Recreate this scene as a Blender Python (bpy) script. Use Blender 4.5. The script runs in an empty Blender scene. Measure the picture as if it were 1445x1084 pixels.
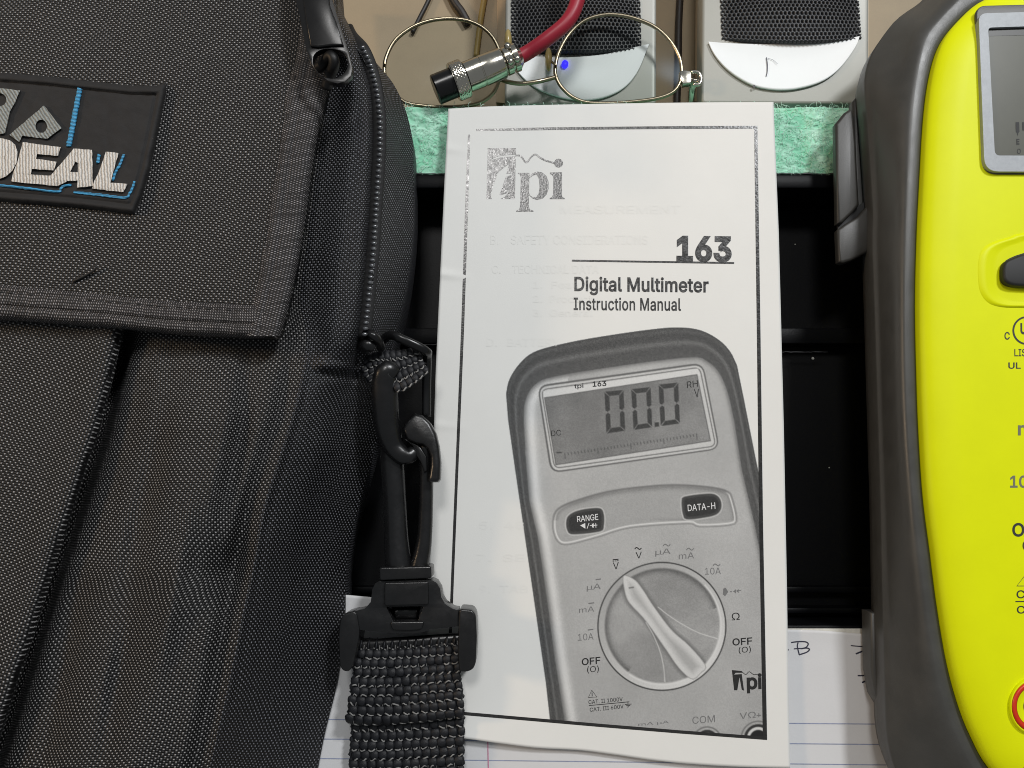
import bpy, bmesh, math, random
import numpy as np
from mathutils import Vector, Euler
from mathutils.geometry import tessellate_polygon, delaunay_2d_cdt

random.seed(7)
rng = np.random.default_rng(7)
S = bpy.context.scene
COL = S.collection
MM = 0.001

# ------------------------------------------------------------------ camera
F = 1100.0                       # focal length in photograph pixels (1445 wide)
TILT = math.radians(8.1)
D0, ZM = 258.0, 14.0
CZ = ZM + D0 * math.cos(TILT)
CY = -D0 * math.sin(TILT)
cam = bpy.data.cameras.new('camera')
cam.sensor_width = 36.0
cam.lens = 36.0 * F / 1445.0
cam.clip_start = 0.01
cam.clip_end = 50.0
camo = bpy.data.objects.new('camera', cam)
camo.location = (0, CY * MM, CZ * MM)
camo.rotation_euler = (TILT, 0, 0)
COL.objects.link(camo)
S.camera = camo

# ------------------------------------------------------------------ light
w = bpy.data.worlds.new('World'); S.world = w; w.use_nodes = True
bg = w.node_tree.nodes['Background']
bg.inputs[0].default_value = (0.90, 0.96, 1.0, 1)
bg.inputs[1].default_value = 0.19
S.view_settings.view_transform = 'Standard'
S.view_settings.look = 'None'
S.view_settings.exposure = 0.0
S.view_settings.gamma = 1.0
S.cycles.filter_width = 1.0


def lamp(name, loc, target, power, size, color, size_y=None):
    l = bpy.data.lights.new(name, 'AREA')
    l.energy = power; l.color = color
    l.shape = 'RECTANGLE' if size_y else 'DISK'
    l.size = size
    if size_y: l.size_y = size_y
    o = bpy.data.objects.new(name, l)
    o.location = loc
    o.rotation_euler = (Vector(target) - Vector(loc)).to_track_quat('-Z', 'Y').to_euler()
    COL.objects.link(o)
    return o


lamp('ceiling_lamp', (-0.08, 0.76, 1.55), (0, 0.03, 0), 7.4, 0.32, (1.0, 0.985, 0.965))
lamp('side_lamp', (0.56, 0.68, 1.0), (0, 0, 0), 9.5, 0.18, (0.97, 0.985, 1.0))
lamp('warm_room_lamp', (-1.3, 0.25, 0.75), (0, 0, 0.02), 6.0, 0.22, (1.0, 0.72, 0.45))

# ------------------------------------------------------------------ helpers
ZD = -34.0                       # desk level, mm
_ct, _st = math.cos(TILT), math.sin(TILT)


def P(px, py, z):
    """Point at height z (mm) of the ray seen at photograph pixel px, py.  Works on arrays."""
    dx = (np.asarray(px, float) - 722.5) / F
    dv = (542.0 - np.asarray(py, float)) / F
    wy = dv * _ct + _st
    wz = dv * _st - _ct
    z = np.asarray(z, float)
    t = (z - CZ) / wz
    return np.stack(np.broadcast_arrays(t * dx, CY + t * wy, z + 0 * t), -1)


def Z(ox, oy, s, pts):
    return [(ox + x / s, oy + y / s) for x, y in pts]


def tag(o, label=None, cat=None, group=None, kind=None):
    if label: o['label'] = label
    if cat: o['category'] = cat
    if group: o['group'] = group
    if kind: o['kind'] = kind
    return o


WORLD = {}


def thing(name, label, cat, loc, group=None):
    o = bpy.data.objects.new(name, None)
    o.empty_display_size = 0.01
    o.location = Vector(loc) * MM
    COL.objects.link(o)
    WORLD[o] = Vector(loc) * MM
    return tag(o, label, cat, group)


def link_mesh(name, me, parent, center):
    o = bpy.data.objects.new(name, me)
    c = Vector(center)
    WORLD[o] = c.copy()
    if parent is not None:
        o.parent = parent
        o.location = c - WORLD[parent]
    else:
        o.location = c
    COL.objects.link(o)
    return o


def mesh(name, verts, faces, mat, parent=None, uv=None, smooth=True, col=None, centre=None):
    v = np.asarray(verts, float) * MM
    c = v.mean(0) if centre is None else np.asarray(centre) * MM
    me = bpy.data.meshes.new(name)
    if isinstance(faces, np.ndarray):
        n, k = faces.shape
        me.vertices.add(len(v)); me.vertices.foreach_set('co', (v - c).astype(np.float32).ravel())
        me.loops.add(n * k); me.loops.foreach_set('vertex_index', faces.astype(np.int32).ravel())
        me.polygons.add(n); me.polygons.foreach_set('loop_start', np.arange(0, n * k, k, dtype=np.int32))
        me.update(calc_edges=True)
    else:
        me.from_pydata([tuple(p) for p in (v - c)], [], [tuple(int(i) for i in f) for f in faces])
    if uv is not None:
        li = np.empty(len(me.loops), np.int32); me.loops.foreach_get('vertex_index', li)
        l = me.uv_layers.new(name='UVMap')
        l.data.foreach_set('uv', np.asarray(uv, np.float32)[li].ravel())
    if col is not None:
        a = me.color_attributes.new('print', 'FLOAT_COLOR', 'POINT')
        a.data.foreach_set('color', np.asarray(col, np.float32).ravel())
    me.polygons.foreach_set('use_smooth', np.full(len(me.polygons), smooth))
    me.materials.append(mat)
    me.validate(); me.update()
    return link_mesh(name, me, parent, c)


def grid_faces(nr, nc, wrap=False):
    r = np.arange(nr - 1)[:, None]
    c = np.arange(nc if wrap else nc - 1)[None, :]
    c2 = (c + 1) % nc
    f = np.stack([r * nc + c + 0 * c2, (r + 1) * nc + c + 0 * c2, (r + 1) * nc + c2 + 0 * c, r * nc + c2 + 0 * c], -1)
    return f.reshape(-1, 4)


def grid(name, V, mat, parent=None, uv=None, flip=False, thick=0.0, smooth=True):
    """V: rows x cols x 3 (mm), rows running down the picture. thick > 0 closes it to a sheet of that thickness."""
    nr, nc, _ = V.shape
    f = grid_faces(nr, nc)
    if flip: f = f[:, ::-1]
    v = V.reshape(-1, 3)
    u = None if uv is None else uv.reshape(-1, 2)
    if thick > 0:
        lo = v.copy(); lo[:, 2] -= thick
        n = len(v)
        ring = list(range(nc)) + [r * nc + nc - 1 for r in range(1, nr)] + \
            [(nr - 1) * nc + c for c in range(nc - 2, -1, -1)] + [r * nc for r in range(nr - 2, 0, -1)]
        ring = np.array(ring); nx = np.roll(ring, -1)
        side = np.stack([ring, nx, nx + n, ring + n], -1)
        if flip: side = side[:, ::-1]
        f = np.concatenate([f, f[:, ::-1] + n, side])
        v = np.concatenate([v, lo])
        if u is not None: u = np.concatenate([u, u])
    return mesh(name, v, f, mat, parent, u, smooth)


def crom(pts, n, closed=False):
    """n samples of a Catmull-Rom curve through pts, evenly spread along its length."""
    p = np.asarray(pts, float)
    if closed: q = np.concatenate([p[-1:], p, p[:2]])
    else: q = np.concatenate([2 * p[:1] - p[1:2], p, 2 * p[-1:] - p[-2:-1]])
    segs = len(q) - 3
    out = []
    t = np.linspace(0, 1, 24, endpoint=False)[:, None]
    for i in range(segs):
        a, b, c, d = q[i:i + 4]
        out.append(0.5 * (2 * b + (c - a) * t + (2 * a - 5 * b + 4 * c - d) * t ** 2 + (3 * b - a - 3 * c + d) * t ** 3))
    out = np.concatenate(out + [q[-2:-1]])
    s = np.concatenate([[0], np.cumsum(np.linalg.norm(np.diff(out, axis=0), axis=1))])
    k = np.linspace(0, s[-1], n, endpoint=not closed)
    return np.stack([np.interp(k, s, out[:, j]) for j in range(p.shape[1])], -1)


def cr1(xs, ys, x):
    """Catmull-Rom through (xs, ys) at x (non uniform, finite difference tangents). ys may be 2-D (first axis runs along xs)."""
    xs = np.asarray(xs, float); ys = np.asarray(ys, float); x = np.clip(np.asarray(x, float), xs[0], xs[-1])
    d = np.diff(ys, axis=0) / np.diff(xs).reshape((-1,) + (1,) * (ys.ndim - 1))
    m = np.concatenate([d[:1], (d[1:] + d[:-1]) / 2, d[-1:]])
    i = np.clip(np.searchsorted(xs, x, side='right') - 1, 0, len(xs) - 2)
    h = xs[i + 1] - xs[i]; t = (x - xs[i]) / h
    sh = t.shape + (1,) * (ys.ndim - 1)
    t = t.reshape(sh); h = h.reshape(sh)
    return ((2 * t ** 3 - 3 * t ** 2 + 1) * ys[i] + (t ** 3 - 2 * t ** 2 + t) * h * m[i]
            + (-2 * t ** 3 + 3 * t ** 2) * ys[i + 1] + (t ** 3 - t ** 2) * h * m[i + 1])


_perm = rng.random((256, 256))


def vnoise(x, y):
    x = np.asarray(x, float); y = np.asarray(y, float)
    xi = np.floor(x).astype(int); yi = np.floor(y).astype(int)
    fx = x - xi; fy = y - yi
    fx = fx * fx * (3 - 2 * fx); fy = fy * fy * (3 - 2 * fy)
    g = lambda a, b: _perm[a % 256, b % 256]
    return (g(xi, yi) * (1 - fx) + g(xi + 1, yi) * fx) * (1 - fy) + (g(xi, yi + 1) * (1 - fx) + g(xi + 1, yi + 1) * fx) * fy - 0.5


def fbm(x, y, o=4):
    s = 0; a = 1.0
    for k in range(o):
        s = s + a * vnoise(x * 2 ** k + 17.3 * k, y * 2 ** k + 5.1 * k); a *= 0.5
    return s


def tube(path, rad, seg=10, flat=1.0, up=(0, 0, 1), caps=True):
    """Sweep an ellipse (rad across, rad*flat along 'up') along path (mm). Returns verts, faces."""
    p = np.asarray(path, float); n = len(p)
    r = np.broadcast_to(np.asarray(rad, float), (n,))
    t = np.gradient(p, axis=0); t /= np.linalg.norm(t, axis=1)[:, None] + 1e-9
    V = []
    upv = np.asarray(up, float)
    prev = None
    for i in range(n):
        u = upv if prev is None else prev
        a = np.cross(t[i], u)
        if np.linalg.norm(a) < 1e-3: a = np.cross(t[i], np.array([1.0, 0, 0]))
        a /= np.linalg.norm(a); b = np.cross(a, t[i])
        if upv is None or True: prev = b
        th = np.linspace(0, 2 * np.pi, seg, endpoint=False)[:, None]
        V.append(p[i] + r[i] * (np.cos(th) * a + flat * np.sin(th) * b))
    V = np.concatenate(V)
    f = [tuple(x) for x in grid_faces(n, seg, True)]
    if caps:
        f.append(tuple(range(seg))); f.append(tuple(range((n - 1) * seg, n * seg))[::-1])
    return V, f


def tube_obj(name, path, rad, mat, parent, seg=10, flat=1.0, up=(0, 0, 1)):
    v, f = tube(path, rad, seg, flat, up)
    return mesh(name, v, f, mat, parent)


class Bag:
    def __init__(s): s.v = []; s.f = []; s.n = 0
    def add(s, v, f):
        v = np.asarray(v, float)
        s.v.append(v); s.f += [tuple(int(i) + s.n for i in q) for q in f]; s.n += len(v)
    def obj(s, name, mat, parent, smooth=True): return mesh(name, np.concatenate(s.v), s.f, mat, parent, smooth=smooth)


def stroke2(pts, wd, closed=False):
    p = np.asarray(pts, float)
    if closed: p = np.concatenate([p, p[:1]])
    t = np.gradient(p, axis=0)
    if closed: t[0] = t[-1] = p[1] - p[-2]
    t /= np.linalg.norm(t, axis=1)[:, None] + 1e-9
    nrm = np.stack([-t[:, 1], t[:, 0]], -1)
    wd = np.broadcast_to(np.asarray(wd, float), (len(p),))[:, None] / 2
    v = np.stack([p + nrm * wd, p - nrm * wd], 1).reshape(-1, 2)
    f = [(2 * i, 2 * i + 1, 2 * i + 3, 2 * i + 2) for i in range(len(p) - 1)]
    return v, f


def fill2(*loops):
    allp = [q for l in loops for q in l]
    tri = tessellate_polygon([[Vector((x, y, 0)) for x, y in l] for l in loops])
    return np.asarray(allp, float), [tuple(t) for t in tri]


def disc2(cx, cy, r, n=40, ry=None):
    a = np.linspace(0, 2 * np.pi, n, endpoint=False)
    return [(cx + r * math.cos(t), cy + (ry or r) * math.sin(t)) for t in a]


def rrect(pts, r, n=6):
    """Round the corners of a px polygon."""
    out = []
    k = len(pts)
    for i in range(k):
        a, b, c = (np.asarray(pts[j % k], float) for j in (i - 1, i, i + 1))
        d1 = (a - b) / np.linalg.norm(a - b); d2 = (c - b) / np.linalg.norm(c - b)
        rr = r[i] if hasattr(r, '__len__') else r
        rr = min(rr, np.linalg.norm(a - b) * .49, np.linalg.norm(c - b) * .49)
        p0, p1 = b + d1 * rr, b + d2 * rr
        for t in np.linspace(0, 1, n):
            out.append(tuple((1 - t) ** 2 * p0 + 2 * t * (1 - t) * b + t * t * p1))
    return out


class Ink:
    def split(s, name, mat, parent, surf):
        for v, f in s.parts: Ink().add((v, f)).obj(name, mat, parent, surf)
    """Collects flat print in photograph pixels and lays it on a surface."""
    def __init__(s): s.v = []; s.f = []; s.n = 0; s.parts = []
    def add(s, vf):
        v, f = vf; s.parts.append(vf)
        s.v.append(np.asarray(v, float)); s.f += [tuple(int(i) + s.n for i in q) for q in f]; s.n += len(v)
        return s
    def obj(s, name, mat, parent, surf):
        p = np.concatenate(s.v)
        V = surf(p[:, 0], p[:, 1])
        fs = []
        for q in s.f:                      # face up
            a, b, c = V[q[0]], V[q[1]], V[q[2]]
            fs.append(q if np.cross(b - a, c - a)[2] > 0 else q[::-1])
        return mesh(name, V, fs, mat, parent, smooth=False)


FONT = None
try:
    import os
    _fp = os.path.join(bpy.utils.system_resource('DATAFILES', path='fonts'), 'Inter.woff2')
    if os.path.exists(_fp): FONT = bpy.data.fonts.load(_fp)
except Exception:
    FONT = None


def _loops(body, spacing, shear):
    """Outlines of a line of lettering as closed 2-D loops."""
    cu = bpy.data.curves.new('lettering', 'FONT')
    cu.body = body; cu.size = 1.0; cu.shear = shear; cu.resolution_u = 4
    cu.space_character = spacing; cu.fill_mode = 'NONE'
    if FONT: cu.font = FONT
    ob = bpy.data.objects.new('lettering', cu)
    me = bpy.data.meshes.new_from_object(ob)
    co = np.array([x.co[:2] for x in me.vertices]); nb = {}
    for e in me.edges:
        a, b = e.vertices; nb.setdefault(a, []).append(b); nb.setdefault(b, []).append(a)
    bpy.data.objects.remove(ob); bpy.data.curves.remove(cu); bpy.data.meshes.remove(me)
    seen = set(); out = []
    for st in nb:
        if st in seen: continue
        l = [st]; seen.add(st); cur = st
        while True:
            nx = [k for k in nb[cur] if k not in seen]
            if not nx: break
            cur = nx[0]; seen.add(cur); l.append(cur)
        p = co[l]
        p = p[np.linalg.norm(p - np.roll(p, 1, 0), axis=1) > 1e-4]
        if len(p) > 2: out.append(p)
    return out


def _area(p): return 0.5 * np.sum(p[:, 0] * np.roll(p[:, 1], -1) - np.roll(p[:, 0], -1) * p[:, 1])


def text2(body, box, bold=0.0, shear=0.0, spacing=1.0):
    """Flat lettering fitted to a px box: (x0, y0, x1, y1) or quad TL, TR, BL.  bold: outline growth in em."""
    L = _loops(body, spacing, shear)
    if _area(max(L, key=lambda p: abs(_area(p)))) < 0: L = [p[::-1] for p in L]     # solids anticlockwise, holes clockwise
    G = []
    for p in L:
        if bold:
            e = np.roll(p, -1, 0) - p; e /= np.linalg.norm(e, axis=1)[:, None] + 1e-9
            n1 = np.stack([e[:, 1], -e[:, 0]], -1); n0 = np.roll(n1, 1, 0)
            m = n0 + n1; m /= np.maximum((m * m).sum(1), .5)[:, None] / 2.0
            p = p + m * bold
        G.append(p)
    pts = [Vector((float(x), float(y))) for p in G for x, y in p]; ed = []; k = 0
    for p in G:
        ed += [(k + i, k + (i + 1) % len(p)) for i in range(len(p))]; k += len(p)
    vv, _, tri, *_r = delaunay_2d_cdt(pts, ed, [], 0, 1e-6)
    v = np.array([(q.x, q.y) for q in vv]); T = np.array([t for t in tri if len(t) == 3])
    c = v[T].mean(1); wn = np.zeros(len(c))
    for p in G:                                     # winding number of every triangle
        a, b = p, np.roll(p, -1, 0)
        y = c[:, 1][:, None]; x = c[:, 0][:, None]
        isl = (b[:, 0] - a[:, 0]) * (y - a[:, 1]) - (x - a[:, 0]) * (b[:, 1] - a[:, 1])
        wn += ((a[:, 1] <= y) & (b[:, 1] > y) & (isl > 0)).sum(1) - ((a[:, 1] > y) & (b[:, 1] <= y) & (isl < 0)).sum(1)
    F_ = [tuple(int(q) for q in t) for t in T[wn > 0]]
    used = sorted({i for t in F_ for i in t}); rm = {u: i for i, u in enumerate(used)}
    v = v[used]; F_ = [tuple(rm[i] for i in t) for t in F_]
    lo, hi = v.min(0), v.max(0)
    s = (v[:, 0] - lo[0]) / (hi[0] - lo[0]); t = (hi[1] - v[:, 1]) / (hi[1] - lo[1])
    if len(box) == 4:
        x0, y0, x1, y1 = box
        TL, TR, BL = np.array((x0, y0)), np.array((x1, y0)), np.array((x0, y1))
    else: TL, TR, BL = (np.asarray(q, float) for q in box)
    return TL + s[:, None] * (TR - TL) + t[:, None] * (BL - TL), F_


def prism(name, outline, ztop, zbot, mat, parent, bevel=0.8, holes=(), seg=3, smooth=True):
    """Solid from a px outline seen at ztop, straight walls to zbot, rounded edges."""
    bm = bmesh.new()
    def ring(o):
        q = P(np.array([a for a, b in o]), np.array([b for a, b in o]), ztop)
        return q[:, :2]
    loops = [ring(o) for o in (outline, *holes)]
    tri = tessellate_polygon([[Vector((x, y, 0)) for x, y in l] for l in loops])
    flat = np.concatenate(loops)
    zt = ztop if np.ndim(ztop) == 0 else ztop
    top = [bm.verts.new((x, y, ztop)) for x, y in flat]
    bot = [bm.verts.new((x, y, zbot)) for x, y in flat]
    if holes:
        for t in tri:
            try:
                bm.faces.new([top[i] for i in t]); bm.faces.new([bot[i] for i in t][::-1])
            except ValueError: pass
    else:
        bm.faces.new(top); bm.faces.new(bot[::-1])
    k = 0
    for l in loops:
        n = len(l)
        for i in range(n):
            a, b = k + i, k + (i + 1) % n
            bm.faces.new((top[a], bot[a], bot[b], top[b]))
        k += n
    bmesh.ops.recalc_face_normals(bm, faces=bm.faces)
    if bevel > 0:
        E = [e for e in bm.edges if len(e.link_faces) == 2 and e.calc_face_angle(0) > 0.6 and
             abs(e.verts[0].co.z - e.verts[1].co.z) < 1e-6]
        bmesh.ops.bevel(bm, geom=E, offset=bevel, segments=seg, profile=0.5, affect='EDGES', clamp_overlap=True)
    bm.verts.index_update()
    v = [tuple(x.co) for x in bm.verts]; f = [tuple(x.index for x in q.verts) for q in bm.faces]
    bm.free()
    o = mesh(name, v, f, mat, parent, smooth=smooth)
    if smooth:
        try: o.data.set_sharp_from_angle(angle=math.radians(40))
        except Exception: pass
    return o


def boxmesh(name, x0, x1, y0, y1, z0, z1, m, parent, bevel=0.8):
    bm = bmesh.new(); bmesh.ops.create_cube(bm, size=1)
    for v in bm.verts:
        v.co = Vector(((x0 + x1) / 2 + v.co.x * (x1 - x0), (y0 + y1) / 2 + v.co.y * (y1 - y0), (z0 + z1) / 2 + v.co.z * (z1 - z0)))
    if bevel: bmesh.ops.bevel(bm, geom=bm.edges[:], offset=bevel, segments=2, profile=.5, affect='EDGES')
    bm.verts.index_update()
    v = [tuple(x.co) for x in bm.verts]; f = [tuple(x.index for x in q.verts) for q in bm.faces]; bm.free()
    o = mesh(name, v, f, m, parent, smooth=True)
    try: o.data.set_sharp_from_angle(angle=math.radians(40))
    except Exception: pass
    return o


# ------------------------------------------------------------------ materials
def lin(c):
    c = c / 255.0
    return c / 12.92 if c <= 0.04045 else ((c + 0.055) / 1.055) ** 2.4


def srgb(r, g=None, b=None, k=1.0):
    if g is None: g = b = r
    return (lin(r) * k, lin(g) * k, lin(b) * k, 1)


def mat(name, color, rough=0.5, metal=0.0, spec=0.5, bump=0.0, scale=900.0, var=0.0, vscale=60.0, detail=6, coat=0.0,
        rough_var=0.0):
    """Principled material with noise relief (bump, 1/m scale) and colour variation (var)."""
    m = bpy.data.materials.new(name); m.use_nodes = True
    nt = m.node_tree; b = nt.nodes['Principled BSDF']
    b.inputs['Base Color'].default_value = color
    b.inputs['Roughness'].default_value = rough
    b.inputs['Metallic'].default_value = metal
    b.inputs['Specular IOR Level'].default_value = spec
    b.inputs['Coat Weight'].default_value = coat
    tc = nt.nodes.new('ShaderNodeTexCoord')
    if bump > 0:
        n = nt.nodes.new('ShaderNodeTexNoise'); n.inputs['Scale'].default_value = scale; n.inputs['Detail'].default_value = detail
        nt.links.new(tc.outputs['Object'], n.inputs['Vector'])
        u = nt.nodes.new('ShaderNodeBump'); u.inputs['Strength'].default_value = bump; u.inputs['Distance'].default_value = 0.0002
        nt.links.new(n.outputs['Fac'], u.inputs['Height']); nt.links.new(u.outputs['Normal'], b.inputs['Normal'])
    if var > 0 or rough_var > 0:
        n2 = nt.nodes.new('ShaderNodeTexNoise'); n2.inputs['Scale'].default_value = vscale; n2.inputs['Detail'].default_value = 8
        n2.inputs['Roughness'].default_value = 0.65
        nt.links.new(tc.outputs['Object'], n2.inputs['Vector'])
        if var > 0:
            mp = nt.nodes.new('ShaderNodeMapRange'); mp.inputs[1].default_value = 0.3; mp.inputs[2].default_value = 0.7
            mp.inputs[3].default_value = 1 - var; mp.inputs[4].default_value = 1 + var
            nt.links.new(n2.outputs['Fac'], mp.inputs[0])
            mx = nt.nodes.new('ShaderNodeMix'); mx.data_type = 'RGBA'; mx.blend_type = 'MULTIPLY'; mx.inputs[0].default_value = 1
            mx.inputs[6].default_value = color
            nt.links.new(mp.outputs[0], mx.inputs[7]); nt.links.new(mx.outputs[2], b.inputs['Base Color'])
        if rough_var > 0:
            mr = nt.nodes.new('ShaderNodeMapRange'); mr.inputs[1].default_value = 0.3; mr.inputs[2].default_value = 0.7
            mr.inputs[3].default_value = max(0.02, rough - rough_var); mr.inputs[4].default_value = min(1, rough + rough_var)
            nt.links.new(n2.outputs['Fac'], mr.inputs[0]); nt.links.new(mr.outputs[0], b.inputs['Roughness'])
    return m


class NT:
    def __init__(s, m): s.t = m.node_tree; s.b = s.t.nodes['Principled BSDF']
    def math(s, op, a, b=None, c=None):
        n = s.t.nodes.new('ShaderNodeMath'); n.operation = op
        for i, x in enumerate((a, b, c)):
            if x is None: continue
            if isinstance(x, (int, float)): n.inputs[i].default_value = x
            else: s.t.links.new(x, n.inputs[i])
        return n.outputs[0]
    def noise(s, vec, scale, detail=3):
        n = s.t.nodes.new('ShaderNodeTexNoise'); n.inputs['Scale'].default_value = scale; n.inputs['Detail'].default_value = detail
        s.t.links.new(vec, n.inputs['Vector']); return n.outputs['Fac']
    def mix(s, f, a, b):
        n = s.t.nodes.new('ShaderNodeMix'); n.data_type = 'RGBA'
        if isinstance(f, (int, float)): n.inputs[0].default_value = f
        else: s.t.links.new(f, n.inputs[0])
        for i, x in ((6, a), (7, b)):
            if isinstance(x, tuple): n.inputs[i].default_value = x
            else: s.t.links.new(x, n.inputs[i])
        return n.outputs[2]
    def bump(s, h, strength, dist):
        n = s.t.nodes.new('ShaderNodeBump'); n.inputs['Strength'].default_value = strength; n.inputs['Distance'].default_value = dist
        s.t.links.new(h, n.inputs['Height']); s.t.links.new(n.outputs['Normal'], s.b.inputs['Normal'])
    def uvxy(s):
        u = s.t.nodes.new('ShaderNodeUVMap'); sp = s.t.nodes.new('ShaderNodeSeparateXYZ')
        s.t.links.new(u.outputs[0], sp.inputs[0]); return u.outputs[0], sp.outputs[0], sp.outputs[1]


def weave(name, dark, light, pu, pv, rough=0.55, wobble=0.25, dist=0.0003, spec=0.4, ribs=False, sheen=0.0, streak=0.0):
    """Plain weave: raised thread floats on a chequer of pu x pv mm (uv in mm)."""
    m = bpy.data.materials.new(name); m.use_nodes = True
    k = NT(m); uv, u, v = k.uvxy()
    n1 = k.noise(uv, 0.12, 3); n2 = k.noise(uv, 0.9, 2); n3 = k.noise(uv, 0.035, 2)
    u = k.math('MULTIPLY_ADD', k.math('SUBTRACT', n1, 0.5), wobble * 4, u)
    v = k.math('MULTIPLY_ADD', k.math('SUBTRACT', n3, 0.5), wobble * 18, v)
    su = k.math('SINE', k.math('MULTIPLY', u, 2 * math.pi / pu)); sv = k.math('SINE', k.math('MULTIPLY', v, 2 * math.pi / pv))
    pr = k.math('MULTIPLY', su, sv)
    h = k.math('MAXIMUM', pr, 0.0)                                      # the float, its top coloured pale as a painted highlight
    h2 = k.math('MULTIPLY', k.math('MAXIMUM', k.math('MULTIPLY', pr, -1.0), 0.0), 0.45)
    hh = k.math('ADD', k.math('POWER', h, 0.8), h2)
    f = k.math('MULTIPLY', k.math('POWER', h, 2.4), k.math('MULTIPLY_ADD', n2, 2.4, -0.2))
    f = k.math('MINIMUM', k.math('ADD', f, k.math('MULTIPLY', h2, 0.03)), 1.0)
    f = k.math('MAXIMUM', f, 0.0)
    if streak:
        cb = k.t.nodes.new('ShaderNodeCombineXYZ'); k.t.links.new(k.math('MULTIPLY', u, 0.55), cb.inputs[0]); k.t.links.new(k.math('MULTIPLY', v, 0.06), cb.inputs[1])
        f = k.math('MULTIPLY', f, k.math('MULTIPLY_ADD', k.noise(cb.outputs[0], 1.0, 4), streak, 1 - streak * .5))
    c = k.mix(f, dark, light)
    k.t.links.new(c, k.b.inputs['Base Color'])
    k.b.inputs['Roughness'].default_value = rough
    k.b.inputs['Specular IOR Level'].default_value = spec
    k.b.inputs['Sheen Weight'].default_value = sheen
    k.bump(hh, 0.8, dist)
    return m


M = {}
M['desk'] = mat('beige_desk', srgb(152, 136, 110), 0.6, bump=0.15, scale=1500, var=0.10, vscale=25)
M['paper'] = mat('coated_paper', srgb(226.5, 225.8, 221.8), 0.55, spec=0.35, bump=0.10, scale=2500, var=0.02, vscale=40)
M['page_edge'] = mat('page_edges', srgb(205, 203, 194), 0.8, bump=0.2, scale=3000, var=0.1, vscale=900)
M['pad_paper'] = mat('pad_paper', srgb(210, 210, 211), 0.8, spec=0.2, bump=0.15, scale=1500, var=0.04, vscale=30)
M['rule_blue'] = mat('rule_blue', srgb(138, 146, 172), 0.8, var=0.2, vscale=400)
M['rule_red'] = mat('rule_red', srgb(196, 120, 150), 0.8, var=0.2, vscale=400)
M['pen'] = mat('pen_ink', srgb(45, 45, 62), 0.6, var=0.3, vscale=500)
M['ink'] = mat('black_ink', srgb(40, 39, 38), 0.25, spec=0.75, bump=0.26, scale=1500, var=0.15, vscale=600, rough_var=0.10)
M['ink_grey'] = mat('grey_ink', srgb(112), 0.5, var=0.1, vscale=500)
M['ink_white'] = mat('reversed_white', srgb(220), 0.6)
M['ink_ghost'] = mat('show_through', srgb(225.2, 224.6, 220.6), 0.55, spec=0.35)
M['case'] = mat('black_case_plastic', (0.0025, 0.0027, 0.0035, 1), 0.45, spec=0.16, bump=0.2, scale=1800)
M['case_edge'] = mat('lint_highlight_grey', srgb(60, 60, 62), 0.55, var=0.5, vscale=500)
M['black_plastic'] = mat('black_plastic', srgb(22, 22, 23), 0.28, spec=0.5, bump=0.18, scale=1100, var=0.12, vscale=200, rough_var=0.08)
M['gloss_black'] = mat('gloss_black', srgb(20, 20, 21), 0.26, spec=0.4, bump=0.03, scale=700, rough_var=0.05)
M['rubber'] = mat('grey_holster_rubber', srgb(66, 66, 64), 0.40, spec=0.5, bump=0.16, scale=3200, var=0.10, vscale=120, rough_var=0.08)
M['clip'] = mat('brown_grey_clip', srgb(47, 46, 43), 0.42, spec=0.45, bump=0.16, scale=3000, var=0.1, vscale=150)
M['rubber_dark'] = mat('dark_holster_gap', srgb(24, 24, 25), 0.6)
M['yellow'] = mat('yellow_green_plastic', (0.72, 0.785, 0.0, 1), 0.46, spec=0.2, bump=0.10, scale=2600, var=0.03, vscale=60)
M['bezel'] = mat('silver_bezel', srgb(150, 154, 158), 0.5, metal=0.2, bump=0.25, scale=3500, var=0.08, vscale=500)
M['bezel_dark'] = mat('bezel_gap_shade', srgb(70, 70, 68), 0.45, bump=0.15, scale=3000)
M['lcd'] = mat('lcd_glass', srgb(82, 83, 74), 0.34, spec=0.3, var=0.06, vscale=90)
M['lcd_shade'] = mat('lcd_edge_shade', srgb(40, 40, 37), 0.4)
M['red_ring'] = mat('red_socket_ring', srgb(205, 48, 16), 0.4, bump=0.1, scale=2000)
M['meter_print'] = mat('dark_grey_print', srgb(48, 50, 46), 0.5)
M['meter_print_grey'] = mat('grey_print', srgb(112, 114, 96), 0.5)
M['chrome'] = mat('nickel_plate', srgb(205, 200, 188), 0.17, metal=1.0, bump=0.05, scale=700, rough_var=0.08, vscale=150)
M['gold_wire'] = mat('pale_gold_wire', srgb(158, 148, 126), 0.28, metal=1.0, bump=0.03, scale=600, var=0.15, vscale=80)
M['red_cable'] = mat('red_cable', srgb(150, 32, 50), 0.42, spec=0.4, bump=0.08, scale=900, var=0.06, vscale=120)
M['grille'] = mat('black_grille', srgb(42, 43, 46), 0.45, spec=0.5, bump=0.1, scale=2500)
M['speaker'] = mat('silver_speaker_plastic', srgb(155, 155, 148), 0.42, metal=0.1, bump=0.06, scale=2600, var=0.03, vscale=50)
M['speaker_side'] = mat('cream_speaker_side', srgb(214, 196, 172), 0.5, bump=0.06, scale=2600, var=0.03, vscale=50)
M['speaker_white'] = mat('white_speaker_dish', srgb(236, 239, 240), 0.5, bump=0.0, scale=900, var=0.02, vscale=40)
M['scratch'] = mat('dark_scratch', srgb(96, 98, 108), 0.7)
M['white_thread'] = None
M['cord'] = mat('black_cord', srgb(34, 31, 30), 0.5)
M['yellow_wire'] = mat('dull_yellow_wire', srgb(150, 128, 72), 0.5)
M['pad_clear'] = mat('amber_nose_pad', srgb(170, 150, 96), 0.25, spec=0.5)
M['lens_mark'] = None

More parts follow.
